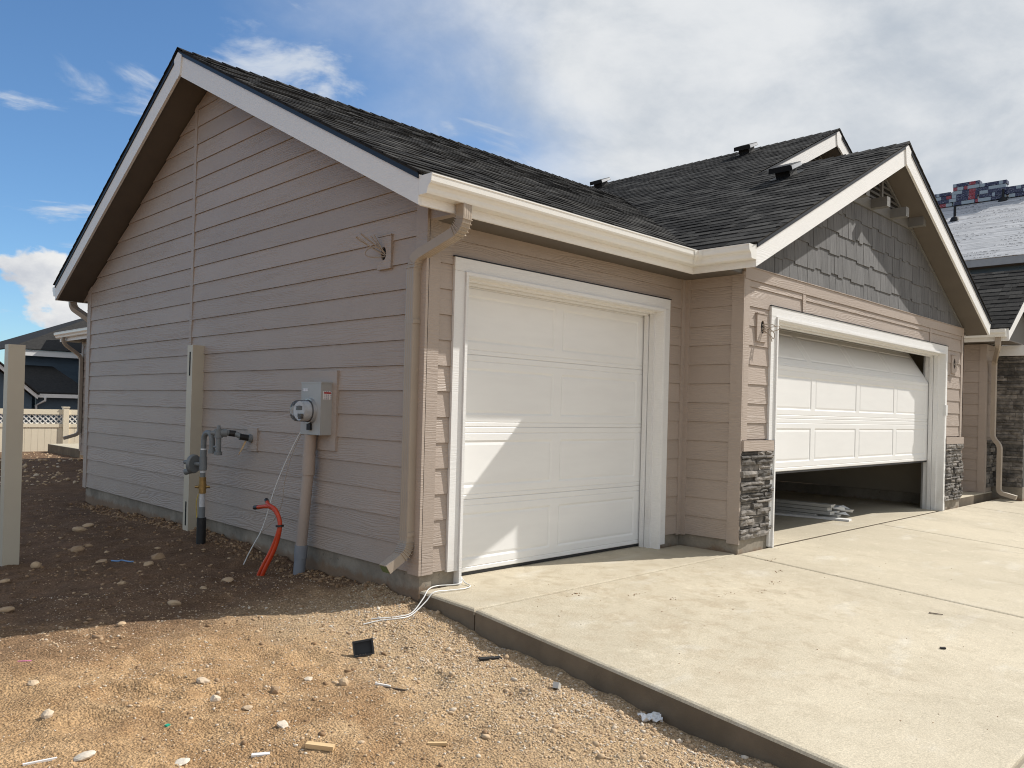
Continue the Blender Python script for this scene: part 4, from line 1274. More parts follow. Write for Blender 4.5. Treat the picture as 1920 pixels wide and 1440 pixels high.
# entry downspout
o1 = (EX + 0.02, EYF + 0.10, GZ); 
q1 = (EX - 0.06, -0.62, 2.36); q2 = (10.93, -0.56, 2.19)
ep = [(EX - 0.05, EYF + 0.16, GZ), (EX - 0.05, EYF + 0.16, 2.40)]
a1 = elbow_path((10.42, -0.78, GZ), (10.42, -0.78, 2.37), (10.96, -0.60, 2.17), 0.08)
a2 = elbow_path((10.42, -0.78, 2.37), (10.96, -0.60, 2.17), (10.96, -0.60, 0.9), 0.08)
a3 = elbow_path((10.96, -0.60, 2.17), (10.96, -0.60, 0.98), (10.96, -0.70, 0.86), 0.06)
a4 = elbow_path((10.96, -0.60, 0.98), (10.96, -0.70, 0.86), (10.96, -0.70, 0.2), 0.06)
a5 = elbow_path((10.96, -0.70, 0.86), (10.96, -0.70, 0.12), (11.02, -0.95, 0.05), 0.07)
dse = rect_pipe([(10.42, -0.78, GZ)] + a1 + a2 + a3 + a4 + a5 + [(11.02, -0.93, 0.055)], 0.083, 0.062, (1, 0, 0), 'downspout', house)
dse['label'] = 'downspout at the entry, jogging out over the stone'
# rear wing
RWX, RWY = 2.28, 14.85
rw = Wall((RWX, LW, 0), (0, 1, 0), (-1, 0, 0))
b = MB(); b.prism([rw.p(u, z, -0.006) for u, z in [(0, 0.0), (RWY - LW, 0.0), (RWY - LW, 2.47), (0, 2.47)]], (0.095, 0, 0))
rww = b.build('rear_wall', M['trim_tan'], house)
rw.courses(4.0, RWY - LW - 0.1, 0.10, 2.46, rww)
rw.flat(RWY - LW - 0.1, 0.09, RWY - LW + 0.02, 2.46, 0.02, 'corner_board', 'trim_tan', rww)
part_box((RWX - 0.36, LW + 0.3, 2.45), (RWX - 0.34, RWY + 0.36, 2.63), 'fascia', 'white_trim')
part_box((RWX - 0.34, LW + 0.3, 2.46), (RWX, RWY + 0.34, 2.47), 'soffit', 'soffit')
gq0 = lambda d: (RWX - 0.361 - d, LW + 0.4, 0); gq1 = lambda d: (RWX - 0.361 - d, RWY + 0.36, 0)
gq = gutter((gq0, gq1), house, 0); end_cap(gq1, (0, 1, 0), gq)
rect_pipe([(RWX - 0.42, RWY - 0.1, GZ)] + elbow_path((RWX - 0.42, RWY - 0.1, GZ), (RWX - 0.42, RWY - 0.1, 2.40), (RWX - 0.06, RWY - 0.1, 2.14), 0.1)
          + elbow_path((RWX - 0.42, RWY - 0.1, 2.40), (RWX - 0.06, RWY - 0.1, 2.14), (RWX - 0.06, RWY - 0.1, 0.5), 0.1)
          + elbow_path((RWX - 0.06, RWY - 0.1, 2.14), (RWX - 0.06, RWY - 0.1, 0.46), (RWX - 0.4, RWY - 0.1, 0.36), 0.1) + [(RWX - 0.36, RWY - 0.1, 0.37)], 0.083, 0.062, (0, 1, 0), 'downspout', house)
# downspout of the wing's rear eave, seen past the corner
rect_pipe([(-0.10, YB + 0.05, GZ)] + elbow_path((-0.10, YB + 0.05, GZ), (-0.10, YB + 0.05, 2.40), (0.05, LW + 0.05, 2.22), 0.08)
          + elbow_path((-0.10, YB + 0.05, 2.40), (0.05, LW + 0.05, 2.22), (0.05, LW + 0.05, 0.3), 0.08) + [(0.05, LW + 0.05, 0.2)], 0.083, 0.062, (1, 0, 0), 'downspout', house)

# ---- entry wall and stone wall right of the bay
EWX = 10.85
ew = Wall((EWX, 1.2, 0), (0, -1, 0), (-1, 0, 0))
b = MB(); b.prism([ew.p(u, z, -0.006) for u, z in [(0, 0.11), (1.70, 0.11), (1.70, 2.47), (0, 2.47)]], (0.095, 0, 0))
eww = b.build('entry_wall', M['trim_tan'], house)
ew.courses(0.0, 1.62, 0.11, 2.46, eww)
ew.flat(1.62, 0.10, 1.72, 2.46, 0.02, 'corner_board', 'trim_tan', eww)
efw = Wall((EWX, -0.5, 0), (1, 0, 0), (0, -1, 0))
b = MB(); b.prism([efw.p(u, z, -0.006) for u, z in [(0.1, 0.11), (0.52, 0.11), (0.52, 2.47), (0.1, 2.47)]], (0, 0.095, 0))
efww = b.build('entry_wall', M['trim_tan'], house)
efw.courses(0.10, 0.50, 0.96, 2.46, efww, start=0.11)
efw.flat(0.0, 0.10, 0.10, 2.46, 0.02, 'corner_board', 'trim_tan', efww)
stones(efw, 0.11, 0.50, 0.18, 0.93, rowh=(0.035, 0.08), widths=(0.12, 0.3))
part_box((EWX + 0.01, -0.49, -0.25), (EWX + 0.55, -0.40, 0.18), 'foundation', 'foundation')
SWX = 11.36
st = Wall((SWX, -0.5, 0), (0, -1, 0), (-1, 0, 0))
part_box((SWX, -0.93, 0.2), (SWX + 0.3, -0.5, 2.30), 'porch_wall', 'mortar')
stones(st, 0.0, 0.43, 0.20, 2.29, rowh=(0.035, 0.075), widths=(0.14, 0.40), depth=(0.02, 0.05))
part_box((SWX - 0.03, -0.94, -0.25), (SWX + 0.3, -0.501, 0.198), 'foundation', 'foundation')
part_box((SWX - 0.07, -0.985, 2.30), (SWX + 0.24, -0.5, 2.462), 'porch_beam', 'white_trim')
# entry fascia, gutter and rake
part_box((EX, EYF + 0.026, ZF), (EX + 0.02, 1.3, ZT - 0.004), 'fascia', 'white_trim')
part_box((EX + 0.021, EYF + 0.03, ZF + 0.012), (EWX + 0.55, 1.2, ZF + 0.02), 'soffit', 'soffit')
ge0 = lambda d: (EX - 0.001 - d, 0.9, 0); ge1 = lambda d: (EX - 0.001 - d, EYF + 0.03, 0)
gE = gutter((ge0, ge1), house, 0); end_cap(ge1, (0, -1, 0), gE)
rake('y', EYF, EX, XRE, ZT, ZT + ES * (XRE - EX), house); rake('y', EYF, 2 * XRE - EX, XRE, ZT, ZT + ES * (XRE - EX), house)
b = MB(); b.prism([(EX + 0.5, EYF + 0.33, 2.47), (2 * XRE - EX - 0.5, EYF + 0.33, 2.47), (XRE, EYF + 0.33, ZT + ES * (XRE - EX) - 0.2)], (0, 0.06, 0)); b.build('entry_gable', M['gray_wood'], house)

# ---- roof vents
def roof_vent(x, y, label=None):
    z = zup(x) + 0.03
    X = Vector(upC); Y = Vector((0, 1, 0)); N = X.cross(Y).normalized()
    if N.z < 0: N = -N
    O = Vector((x, y, z))
    P = lambda a, c, h: O + X * a + Y * c + N * h
    b = MB(); b.hexa([P(a, c, h) for h in (0.002, 0.006) for a, c in ((-.17, -.15), (.17, -.15), (.17, .15), (-.17, .15))])
    root = b.build('roof_vent', M['dark_metal'], house)
    b = MB(); b.hexa([P(a, c, h) for h in (0.006, 0.075) for a, c in ((-.09, -.09), (.10, -.09), (.10, .09), (-.09, .09))])
    b.build('neck', M['dark_metal'], root)
    b = MB(); b.hexa([P(-.14, -.145, 0.076), P(.14, -.145, 0.068), P(.14, .145, 0.068), P(-.14, .145, 0.076), P(-.132, -.135, 0.138), P(.135, -.135, 0.118), P(.135, .135, 0.118), P(-.132, .135, 0.138)])
    b.build('hood', M['dark_metal'], root)
    b = MB(); b.hexa([P(-.130, -.1475, 0.082), P(.13, -.1475, 0.074), P(.13, -.1457, 0.074), P(-.13, -.1457, 0.082), P(-.125, -.1425, 0.128), P(.125, -.1425, 0.110), P(.125, -.1405, 0.110), P(-.125, -.1405, 0.128)])
    b.build('louver_face', M['lead'], root)
    return root
roof_vent(5.47, 0.22); roof_vent(8.32, 2.35); roof_vent(8.30, 5.35)

# ---- mounting blocks with loose wires
def mount(wall, u0, u1, z0, z1, hole, wires, th=0.028):
    b = MB(); n = 16
    hu, hz, ru, rz = hole
    ring = [(hu + ru * math.cos(2 * math.pi * k / n), hz + rz * math.sin(2 * math.pi * k / n)) for k in range(n)]
    # frame with an elliptical hole: outer points matched to the ring by angle
    outer = []
    for k in range(n):
        a = 2 * math.pi * k / n; cx, cz = math.cos(a), math.sin(a)
        s_ = min(((u1 if cx > 0 else u0) - hu) / cx if abs(cx) > 1e-6 else 1e9, ((z1 if cz > 0 else z0) - hz) / cz if abs(cz) > 1e-6 else 1e9)
        outer.append((hu + cx * s_, hz + cz * s_))
    corners = [(u0, z0), (u1, z0), (u1, z1), (u0, z1)]
    for c in corners:                                   # snap the nearest outer point to each corner
        k = min(range(n), key=lambda q: (outer[q][0] - c[0]) ** 2 + (outer[q][1] - c[1]) ** 2); outer[k] = c
    v = [wall.p(u, z, th) for u, z in ring] + [wall.p(u, z, th) for u, z in outer] + [wall.p(u, z, 0.0) for u, z in ring] + [wall.p(u, z, 0.0) for u, z in outer]
    f = []
    for k in range(n):
        j = (k + 1) % n
        f += [(k, j, n + j, n + k), (n + k, n + j, 3 * n + j, 3 * n + k), (k, 2 * n + k, 2 * n + j, j)]
    b.add(v, f)
    root = b.build('mounting_block', M['trim_tan'], house)
    b = MB(); b.prism([wall.p(u, z, 0.016) for u, z in ring], tuple(wall.n * 0.001)); b.build('box_hole', M['void'], root)
    wall.board([(u0 - 0.004, z1 + 0.002), (u1 + 0.004, z1 + 0.002), (u1 + 0.004, z1 + 0.010), (u0 - 0.004, z1 + 0.010)], 'flashing', 'trim_tan', root, th + 0.006, 0)
    for wpts in wires:
        b = MB(); b.tube(smooth_path([wall.p(u, z, o) for u, z, o in wpts], 5), 0.0042, 6)
        b.build('wire', M['wire_tan'], root)
    return root
mount(sw, 0.375, 0.535, 2.19, 2.42, (0.462, 2.300, 0.030, 0.048),
      [[(0.46, 2.29, 0.018), (0.50, 2.33, 0.09), (0.56, 2.40, 0.17), (0.585, 2.405, 0.175), (0.56, 2.375, 0.14), (0.47, 2.30, 0.02)],
       [(0.455, 2.30, 0.018), (0.49, 2.36, 0.09), (0.54, 2.425, 0.16), (0.56, 2.43, 0.15), (0.54, 2.40, 0.12), (0.46, 2.31, 0.02)],
       [(0.46, 2.28, 0.018), (0.51, 2.27, 0.10), (0.54, 2.29, 0.13), (0.53, 2.33, 0.11), (0.49, 2.34, 0.07), (0.46, 2.31, 0.02)],
       [(0.45, 2.29, 0.018), (0.47, 2.36, 0.06), (0.50, 2.43, 0.09)], [(0.455, 2.305, 0.018), (0.49, 2.37, 0.07), (0.52, 2.42, 0.10)]])
mount(bf, 3.285, 3.465, 1.90, 2.150, (3.385, 2.035, 0.036, 0.060),
      [[(3.385, 2.02, 0.018), (3.45, 2.04, 0.10), (3.50, 2.05, 0.13), (3.50, 2.02, 0.13), (3.44, 2.00, 0.08), (3.39, 2.03, 0.02)],
       [(3.385, 2.00, 0.018), (3.42, 1.97, 0.08), (3.45, 1.93, 0.10), (3.47, 1.98, 0.10), (3.44, 2.03, 0.06), (3.39, 2.05, 0.02)],
       [(3.38, 2.02, 0.018), (3.40, 1.96, 0.09), (3.41, 1.90, 0.11)], [(3.39, 2.06, 0.018), (3.45, 2.06, 0.09), (3.48, 2.04, 0.11)]])
mount(bf, 8.76, 8.96, 1.89, 2.140, (8.862, 2.03, 0.046, 0.072),
      [[(8.86, 2.02, 0.018), (8.90, 2.05, 0.06), (8.93, 2.01, 0.07), (8.88, 1.98, 0.05), (8.86, 2.03, 0.02)]])

# ------------------------------------------------------------------ things on the side wall
# electric meter
em = empty('electric_meter', (-0.06, 1.22, 0.93), 'grey electric meter box with round glass meter on the siding', 'electric meter')
def P_(b, name, mat, root): return place(b.build(name, M[mat]), root)
def sub(b, name, mat, part):
    o = b.build(name, M[mat]); o.parent = part
    o.matrix_parent_inverse = part.matrix_world.inverted() if part.parent is None else (Matrix.Translation(part.parent.location) @ part.matrix_parent_inverse).inverted()
    return o
mp = sw.board([(1.02, 0.875), (1.405, 0.875), (1.405, 1.485), (1.02, 1.485)], 'mounting_plate', 'trim_tan', None, 0.028, 0, tone=0.4); place(mp, em)
b = MB(); b.box((-0.028, 1.08, 0.992), (-0.125, 1.365, 1.385)); 
bx = P_(b, 'meter_box', 'box_gray', em)
b = MB(); b.box((-0.1265, 1.076, 1.384), (-0.024, 1.369, 1.394)); P_(b, 'box_lid', 'box_gray', em)
cy, cz = 1.222, 1.172
b = MB(); b.tube([(-0.1255, cy, cz), (-0.150, cy, cz)], [0.098, 0.094], 28); P_(b, 'meter_ring', 'lead', em)
b = MB(); b.tube([(-0.150, cy, cz), (-0.158, cy, cz), (-0.250, cy, cz), (-0.262, cy, cz), (-0.267, cy, cz)], [0.088, 0.083, 0.079, 0.070, 0.04], 28); P_(b, 'meter_cover', 'glass', em)
b = MB(); b.tube([(-0.151, cy, cz), (-0.215, cy, cz)], [0.071, 0.067], 24); P_(b, 'meter_body', 'silver_label', em)
b = MB(); b.box((-0.217, cy - 0.03, cz + 0.005), (-0.2155, cy + 0.03, cz + 0.035)); P_(b, 'meter_display', 'black_plastic', em)
b = MB(); b.box((-0.240, cy - 0.055, cz - 0.058), (-0.2165, cy - 0.02, cz - 0.02)); P_(b, 'meter_tag', 'black_plastic', em)
b = MB(); b.box((-0.130, cy - 0.03, cz - 0.145), (-0.145, cy + 0.02, cz - 0.098)); P_(b, 'meter_seal', 'dark_metal', em)
b = MB(); b.box((-0.1265, 1.265, 1.322), (-0.1255, 1.345, 1.345)); P_(b, 'sticker', 'sticker', em)
b = MB(); b.box((-0.108, 1.0785, 1.262), (-0.036, 1.0795, 1.325)); P_(b, 'sticker', 'sticker', em)
b = MB(); b.box((-0.100, 1.0775, 1.306), (-0.040, 1.0783, 1.318)); P_(b, 'sticker_band', 'red', em)
b = MB(); b.box((-0.085, 1.0785, 1.345), (-0.050, 1.0795, 1.372)); P_(b, 'embossed_plate', 'box_gray', em)
zc = ground_full(-0.09, 1.30)
b = MB(); b.tube([(-0.082, 1.285, 0.991), (-0.084, 1.30, 0.80)], 0.047, 18); P_(b, 'conduit', 'pvc_tan', em)
b = MB(); b.tube([(-0.084, 1.296, 0.84), (-0.085, 1.30, 0.68)], 0.0495, 18); P_(b, 'conduit_coupling', 'pvc_tan', em)
b = MB(); b.tube([(-0.085, 1.301, 0.70), (-0.105, 1.345, 0.10)], 0.043, 18); P_(b, 'conduit', 'pvc_tan', em)
b = MB(); b.tube([(-0.103, 1.342, 0.13), (-0.105, 1.346, 0.03)], 0.049, 18); P_(b, 'conduit_coupling', 'pvc_gray', em)
b = MB(); b.tube([(-0.105, 1.345, 0.06), (-0.112, 1.362, zc - 0.15)], 0.045, 18); P_(b, 'conduit', 'pvc_gray', em)

# gas riser
GX, GY = -0.30, 2.70
gz0 = ground_full(GX, GY)
gasr = empty('gas_riser', (GX, GY, gz0), 'grey gas pipe riser with round regulator and black sleeve at the bottom', 'gas riser')
T = lambda pts, r, nm, mt, s=14: P_(MB().tube(pts, r, s), nm, mt, gasr)
T([(GX, GY, gz0 - 0.1), (GX, GY, 0.205)], 0.040, 'sleeve', 'black_plastic')
T([(GX, GY, 0.20), (GX, GY, 0.30)], 0.028, 'riser_pipe', 'pipe_gray')
T([(GX, GY, 0.296), (GX, GY, 0.42)], 0.024, 'riser_pipe', 'silver_label')
T([(GX, GY, 0.418), (GX, GY, 0.455)], 0.031, 'union', 'brass')
T([(GX, GY, 0.455), (GX, GY, 0.50)], 0.034, 'valve_body', 'brass')
T([(GX - 0.055, GY + 0.03, 0.475), (GX + 0.055, GY - 0.03, 0.475)], 0.011, 'valve_handle', 'brass', 8)
T([(GX, GY, 0.50), (GX, GY, 0.56)], 0.029, 'union', 'brass')
T([(GX, GY, 0.555), (GX, GY, 0.62)], 0.022, 'riser_pipe', 'pipe_gray')
T([(GX, GY, 0.600), (GX, GY, 0.622)], 0.0245, 'white_band', 'white_paper')
T([(GX, GY, 0.62), (GX, GY, 0.74)], 0.033, 'regulator_body', 'pipe_gray')
RX, RY = GX - 0.075, GY + 0.145
dirr = Vector((-0.42, 0.90, 0)).normalized()
c0 = Vector((GX, GY, 0.672)); 
T([c0, c0 + dirr * 0.10], 0.019, 'regulator_neck', 'pipe_gray')
T([c0 + dirr * 0.085, c0 + dirr * 0.097, c0 + dirr * 0.101, c0 + dirr * 0.116, c0 + dirr * 0.120, c0 + dirr * 0.136], [0.076, 0.084, 0.084, 0.084, 0.078, 0.05], 'regulator_disc', 'pipe_gray', 24)
T([c0 + dirr * 0.13 + Vector((0, 0, .012)), c0 + dirr * 0.205 + Vector((0, 0, .012))], [0.020, 0.017], 'regulator_cap', 'pipe_gray')
T([c0 + dirr * 0.115 + Vector((0, 0, -.06)), c0 + dirr * 0.19 + Vector((0, 0, -.075))], [0.022, 0.028], 'vent_spout', 'pipe_gray')
T([(GX, GY, 0.74), (GX, GY, 0.80)], 0.027, 'coupling', 'pipe_gray')
T([(GX, GY, 0.795), (GX, GY, 0.812)], 0.024, 'white_band', 'white_paper')
arc = [(GX, GY, 0.81), (GX, GY, 0.885)]
GE = Vector((0.02, -0.125, 0))
arc += [(GX + GE.x * (1 - math.cos(a)) / 2, GY + GE.y * (1 - math.cos(a)) / 2, 0.885 + 0.070 * math.sin(a)) for a in [math.pi * k / 10 for k in range(1, 11)]]
arc += [(GX + GE.x, GY + GE.y, 0.80)]
T(arc, 0.0235, 'gooseneck', 'pipe_gray')
T([(GX + GE.x, GY + GE.y, 0.81), (GX + GE.x, GY + GE.y, 0.775)], 0.031, 'meter_nut', 'pipe_gray')
HX, HY = GX + 0.035, GY - 0.215
T([(HX, HY, 0.765), (HX, HY, 0.795)], 0.033, 'meter_nut', 'pipe_gray')
T([(HX, HY, 0.79), (HX, HY, 0.93)], 0.0235, 'outlet_pipe', 'pipe_gray')
T([(GX + GE.x, GY + GE.y, 0.835), (HX, HY, 0.835)], 0.010, 'meter_bar', 'pipe_gray', 8)
T([(HX, HY, 0.915), (HX, HY, 0.99)], [0.034, 0.036], 'elbow', 'pipe_gray')
T([(HX, HY, 0.985), (HX, HY, 1.022)], [0.018, 0.012], 'plug', 'pipe_gray', 8)
T([(HX - 0.05, HY + 0.04, 0.955), (HX + 0.03, HY - 0.02, 0.955)], [0.020, 0.030], 'elbow', 'pipe_gray')
T([(HX + 0.01, HY - 0.01, 0.957), (HX + 0.06, HY - 0.03, 0.957)], 0.034, 'union', 'pipe_gray')
T(smooth_path([(HX + 0.05, HY - 0.025, 0.957), (HX + 0.12, HY - 0.05, 0.952), (-0.10, 2.38, 0.925), (-0.026, 2.365, 0.912)], 5), 0.024, 'house_pipe', 'pipe_gray')
for (pa, pb) in (((HX + 0.075, HY - 0.035, 0.956), (HX + 0.125, HY - 0.05, 0.951)), ((-0.125, 2.385, 0.928), (-0.055, 2.37, 0.917))):
    T([pa, pb], 0.0275, 'tape_wrap', 'black_plastic')
T([(-0.05, 2.368, 0.915), (-0.026, 2.364, 0.911)], 0.036, 'flange', 'pipe_gray')
gp_ = sw.board([(2.265, 0.805), (2.44, 0.805), (2.44, 1.005), (2.265, 1.005)], 'mounting_plate', 'trim_tan', None, 0.026, 0, tone=0.6); place(gp_, gasr)
b = MB(); b.add([(-0.075, 2.385, 0.89), (-0.062, 2.375, 0.89), (-0.085, 2.40, 0.82), (-0.105, 2.43, 0.765), (-0.110, 2.425, 0.77)], [(0, 1, 2), (0, 2, 4), (2, 3, 4)]); b.add([(-0.075, 2.387, 0.89), (-0.062, 2.377, 0.89), (-0.085, 2.402, 0.82), (-0.105, 2.432, 0.765), (-0.110, 2.427, 0.77)], [(2, 1, 0), (4, 2, 0), (4, 3, 2)])
P_(b, 'paper_tag', 'wood', gasr)
T(smooth_path([(GX - 0.03, GY + 0.012, 0.41), (GX - 0.043, GY + 0.02, 0.33), (GX - 0.035, GY + 0.015, 0.20)], 5), 0.004, 'tracer_wire', 'yellow', 6)

# orange conduits
oz = ground_full(-0.39, 1.46)
oc = empty('orange_conduit', (-0.39, 1.46, oz), 'pair of orange plastic conduits curving up out of the dirt', 'conduit')
for k, (da, ez, tip) in enumerate(((0.0, 0.0, (-0.30, 1.675, 0.402)), (0.035, 0.012, (-0.28, 1.565, 0.452)))):
    pts = smooth_path([(-0.40 + da * .3, 1.49 - da, oz - 0.1), (-0.385 + da * .3, 1.455 - da, oz + 0.02), (-0.33 + da * .3, 1.37 - da * .6, 0.13), (-0.30, 1.325 - da * .2, 0.30), (-0.30, 1.385, 0.395 + ez), (-0.30, 1.50, 0.425 + ez), Vector(tip)], 7)
    P_(MB().tube(pts, 0.0155, 12), 'conduit', 'orange', oc)
    e = pts[-1]; dd_ = (pts[-1] - pts[-2]).normalized()
    P_(MB().tube([e - dd_ * 0.004, e + dd_ * 0.055], 0.0168, 12), 'end_cap', 'black_plastic', oc)
P_(MB().tube([(-0.302, 1.318, 0.29), (-0.302, 1.320, 0.305)], 0.031, 10), 'tie', 'black_plastic', oc)

# white low-voltage cable from the wall
wz = ground_full(-0.32, 1.85)
ww = empty('white_cable', (-0.32, 1.85, wz), 'thin white cable hanging from a hole in the siding, end bent outward', 'cable')
P_(MB().tube(smooth_path([(-0.012, 1.405, 1.062), (-0.05, 1.44, 1.04), (-0.09, 1.52, 0.90), (-0.13, 1.63, 0.68), (-0.16, 1.70, 0.50), (-0.19, 1.75, 0.30), (-0.22, 1.78, 0.18), (-0.28, 1.82, 0.04), (-0.32, 1.85, wz + 0.004)], 6), 0.0046, 7), 'cable_strand', 'wire_white', ww)
P_(MB().tube(smooth_path([(-0.012, 1.400, 1.064), (-0.06, 1.45, 1.00), (-0.10, 1.54, 0.80), (-0.14, 1.56, 0.60), (-0.15, 1.58, 0.42), (-0.18, 1.66, 0.28), (-0.215, 1.76, 0.19), (-0.235, 1.83, 0.10), (-0.20, 1.80, 0.05)], 6), 0.0030, 6), 'cable_strand', 'wire_tan', ww)

# grey cable loops lying by the corner of the slab
gw = empty('ground_cable', (-0.1, -0.1, -0.05), 'pale loop of cable from the door jamb lying over the slab corner', 'cable')
zg_ = lambda x, y: ground_full(x, y) + 0.006
loop = [(0.345, 0.02, 0.10), (0.350, -0.035, 0.030), (0.30, -0.045, 0.010), (0.16, 0.0, 0.010), (0.04, -0.055, 0.012), (-0.04, -0.10, -0.03), (-0.16, -0.14, zg_(-0.16, -0.14)), (-0.27, -0.14, zg_(-0.27, -0.14)), (-0.36, -0.11, zg_(-0.36, -0.11)), (-0.42, -0.07, zg_(-0.42, -0.07))]
P_(MB().tube(smooth_path(loop, 7), 0.0042, 7), 'cable_strand', 'wire_white', gw)
loop = [(0.352, 0.015, 0.09), (0.360, -0.05, 0.020), (0.345, -0.13, 0.008), (0.26, -0.17, 0.008), (0.12, -0.15, 0.010), (0.01, -0.145, 0.012), (-0.06, -0.15, -0.04), (-0.19, -0.17, zg_(-0.19, -0.17)), (-0.30, -0.17, zg_(-0.30, -0.17)), (-0.40, -0.13, zg_(-0.40, -0.13)), (-0.50, -0.10, zg_(-0.5, -0.10))]
P_(MB().tube(smooth_path(loop, 7), 0.0042, 7), 'cable_strand', 'wire_white', gw)

# keypad on the casing
kp = empty('keypad', (8.33, -0.67, 1.30), 'small white door keypad on the white casing', 'keypad')
P_(MB().box((8.20, -D - 0.031, 1.30), (8.20 + 0.075, -D - 0.058, 1.44)), 'keypad_cover', 'plastic_white', kp)
P_(MB().box((8.195, -D - 0.0305, 1.295), (8.28, -D - 0.034, 1.445)), 'keypad_base', 'plastic_white', kp)
for o in list(kp.children):
    o.location.x += BX1 - 0.130 - 8.195

# ------------------------------------------------------------------ fence posts standing loose
def vinyl_post(cx, cy, zb, zt, slots, label, rot=0.0, half=0.074):
    root = empty('fence_post', (cx, cy, zb), label, 'fence post')
    root.rotation_euler = (0, 0, rot)
    b = MB()
    b.box((-half, -half, -0.03), (half, half, zt - zb))
    p = b.build('post_body', M['post'], root)
    for (z0, z1) in slots:
        s = MB(); s.box((-half - 0.0012, -0.018, z0 - zb), (-half + 0.004, 0.010, z1 - zb)); s.build('rail_slot', M['void'], root)
    return root
vinyl_post(-1.700, 2.945, ground_full(-1.70, 2.95), 1.625, [], 'tan vinyl fence post standing alone in the dirt', 0.0, 0.057)
vinyl_post(-0.062, 3.470, ground_full(-0.10, 3.44), 1.765, [(1.47, 1.70), (0.03, 0.26)], 'tan vinyl fence post with rail slots leaning against the siding', 0.0, 0.060)

# ------------------------------------------------------------------ lumber in the garage
lum = empty('lumber_bundle', (6.4, 1.5, 0.006), 'bundle of long white trim boards on the garage floor', 'lumber')
k = 0
for lev in range(4):
    for j in range(4 - lev):
        y0 = -0.04 + random.uniform(-0.10, 0.16); x0 = 6.16 + j * 0.135 + lev * 0.012 + random.uniform(-.01, .01)
        zz = 0.010 + lev * 0.042
        b = MB(); L = 4.2
        b.hexa([(x0, y0, zz), (x0 + 0.125, y0 + random.uniform(-.03, .03), zz), (x0 + 0.02, y0 + L, zz), (x0 - 0.105, y0 + L, zz), (x0, y0, zz + 0.038), (x0 + 0.125, y0, zz + 0.038), (x0 + 0.02, y0 + L, zz + 0.038), (x0 - 0.105, y0 + L, zz + 0.038)], random.random())
        place(b.build('board', M['gray_board']), lum)
for j in range(7):
    x0 = 6.2 + random.uniform(0, .45); y0 = -0.05; z0 = 0.04 + random.uniform(0, .09)
    b = MB(); b.hexa([(x0, y0, z0), (x0 + .10, y0 - random.uniform(.02, .14), z0 - .02), (x0 + .12, y0 + .1, z0), (x0, y0 + .1, z0), (x0, y0, z0 + .01), (x0 + .08, y0 - random.uniform(.02, .14), z0 + .02), (x0 + .12, y0 + .1, z0 + .01), (x0, y0 + .1, z0 + .01)])
    place(b.build('wrap_scrap', M['white_paper']), lum)
lb = MB(); lb.hexa([(6.12, -0.34, 0.008), (6.24, -0.32, 0.008), (5.7, 2.4, 0.008), (5.58, 2.38, 0.008), (6.12, -0.34, 0.03), (6.24, -0.32, 0.03), (5.7, 2.4, 0.03), (5.58, 2.38, 0.03)])
o = lb.build('trim_board', M['white_trim']); tag(o, 'single white trim board flat on the floor beside the bundle', 'board')

# ------------------------------------------------------------------ stones and debris on the dirt
def rock_mesh(seed, sx, sy, sz, rough=0.18, sub_=2):
    bm = bmesh.new(); bmesh.ops.create_icosphere(bm, subdivisions=sub_, radius=1.0)
    for v in bm.verts:
        n = mnoise.noise(v.co * 1.3 + Vector((seed * 7.1, seed * 3.3, 0))) + 0.5 * mnoise.noise(v.co * 3.1 + Vector((seed, 0, seed * 2.2)))
        v.co *= 1 + rough * n
        v.co.x *= sx; v.co.y *= sy; v.co.z *= sz
    me = bpy.data.meshes.new('rock'); bm.to_mesh(me); bm.free()
    return me
def rock(x, y, w, tone, label, group=None, flat=0.5, rough=0.2, seed=None):
    seed = seed if seed is not None else random.random() * 50
    me = rock_mesh(seed, w * 0.5, w * 0.5 * random.uniform(0.65, 0.95), w * 0.5 * flat, rough)
    a = me.attributes.new('tone', 'FLOAT', 'FACE'); a.data.foreach_set('value', np.full(len(me.polygons), tone, dtype=np.float32))
    me.materials.append(M['pebble'])
    o = link('rock', me); o.location = (x, y, ground_full(x, y) + w * 0.5 * flat * 0.30)
    o.rotation_euler = (random.uniform(-.2, .2), random.uniform(-.2, .2), random.uniform(0, 6.28))
    return tag(o, label, 'rock', group)
LIT = 'pale stones scattered on the sunlit dirt'
SHD = 'cobbles scattered on the shaded dirt'
rock(-1.091, -0.809, 0.066, 0.50, 'rounded pinkish tan stone on the sunlit dirt, nearest the black plastic box', LIT, 0.8, 0.1)
rock(-1.686, -0.673, 0.066, 0.82, 'largest whitish angular stone in the middle of the sunlit dirt', LIT, 0.7, 0.35)
rock(-2.027, -1.140, 0.063, 0.95, 'white flat stone at the bottom edge of the dirt beside the white plank scrap', LIT, 0.35, 0.25)
rock(-2.314, -0.939, 0.084, 0.90, 'smooth white oval stone lying flat at the bottom edge, largest of the flat ones', LIT, 0.35, 0.08)
rock(-2.319, -0.477, 0.055, 0.80, 'pale upright stone casting a shadow on bare sand near the picture edge', LIT, 0.9, 0.3)
rock(-1.412, -0.714, 0.050, 0.22, 'dark grey stone on the sunlit dirt', LIT, 0.9, 0.3)
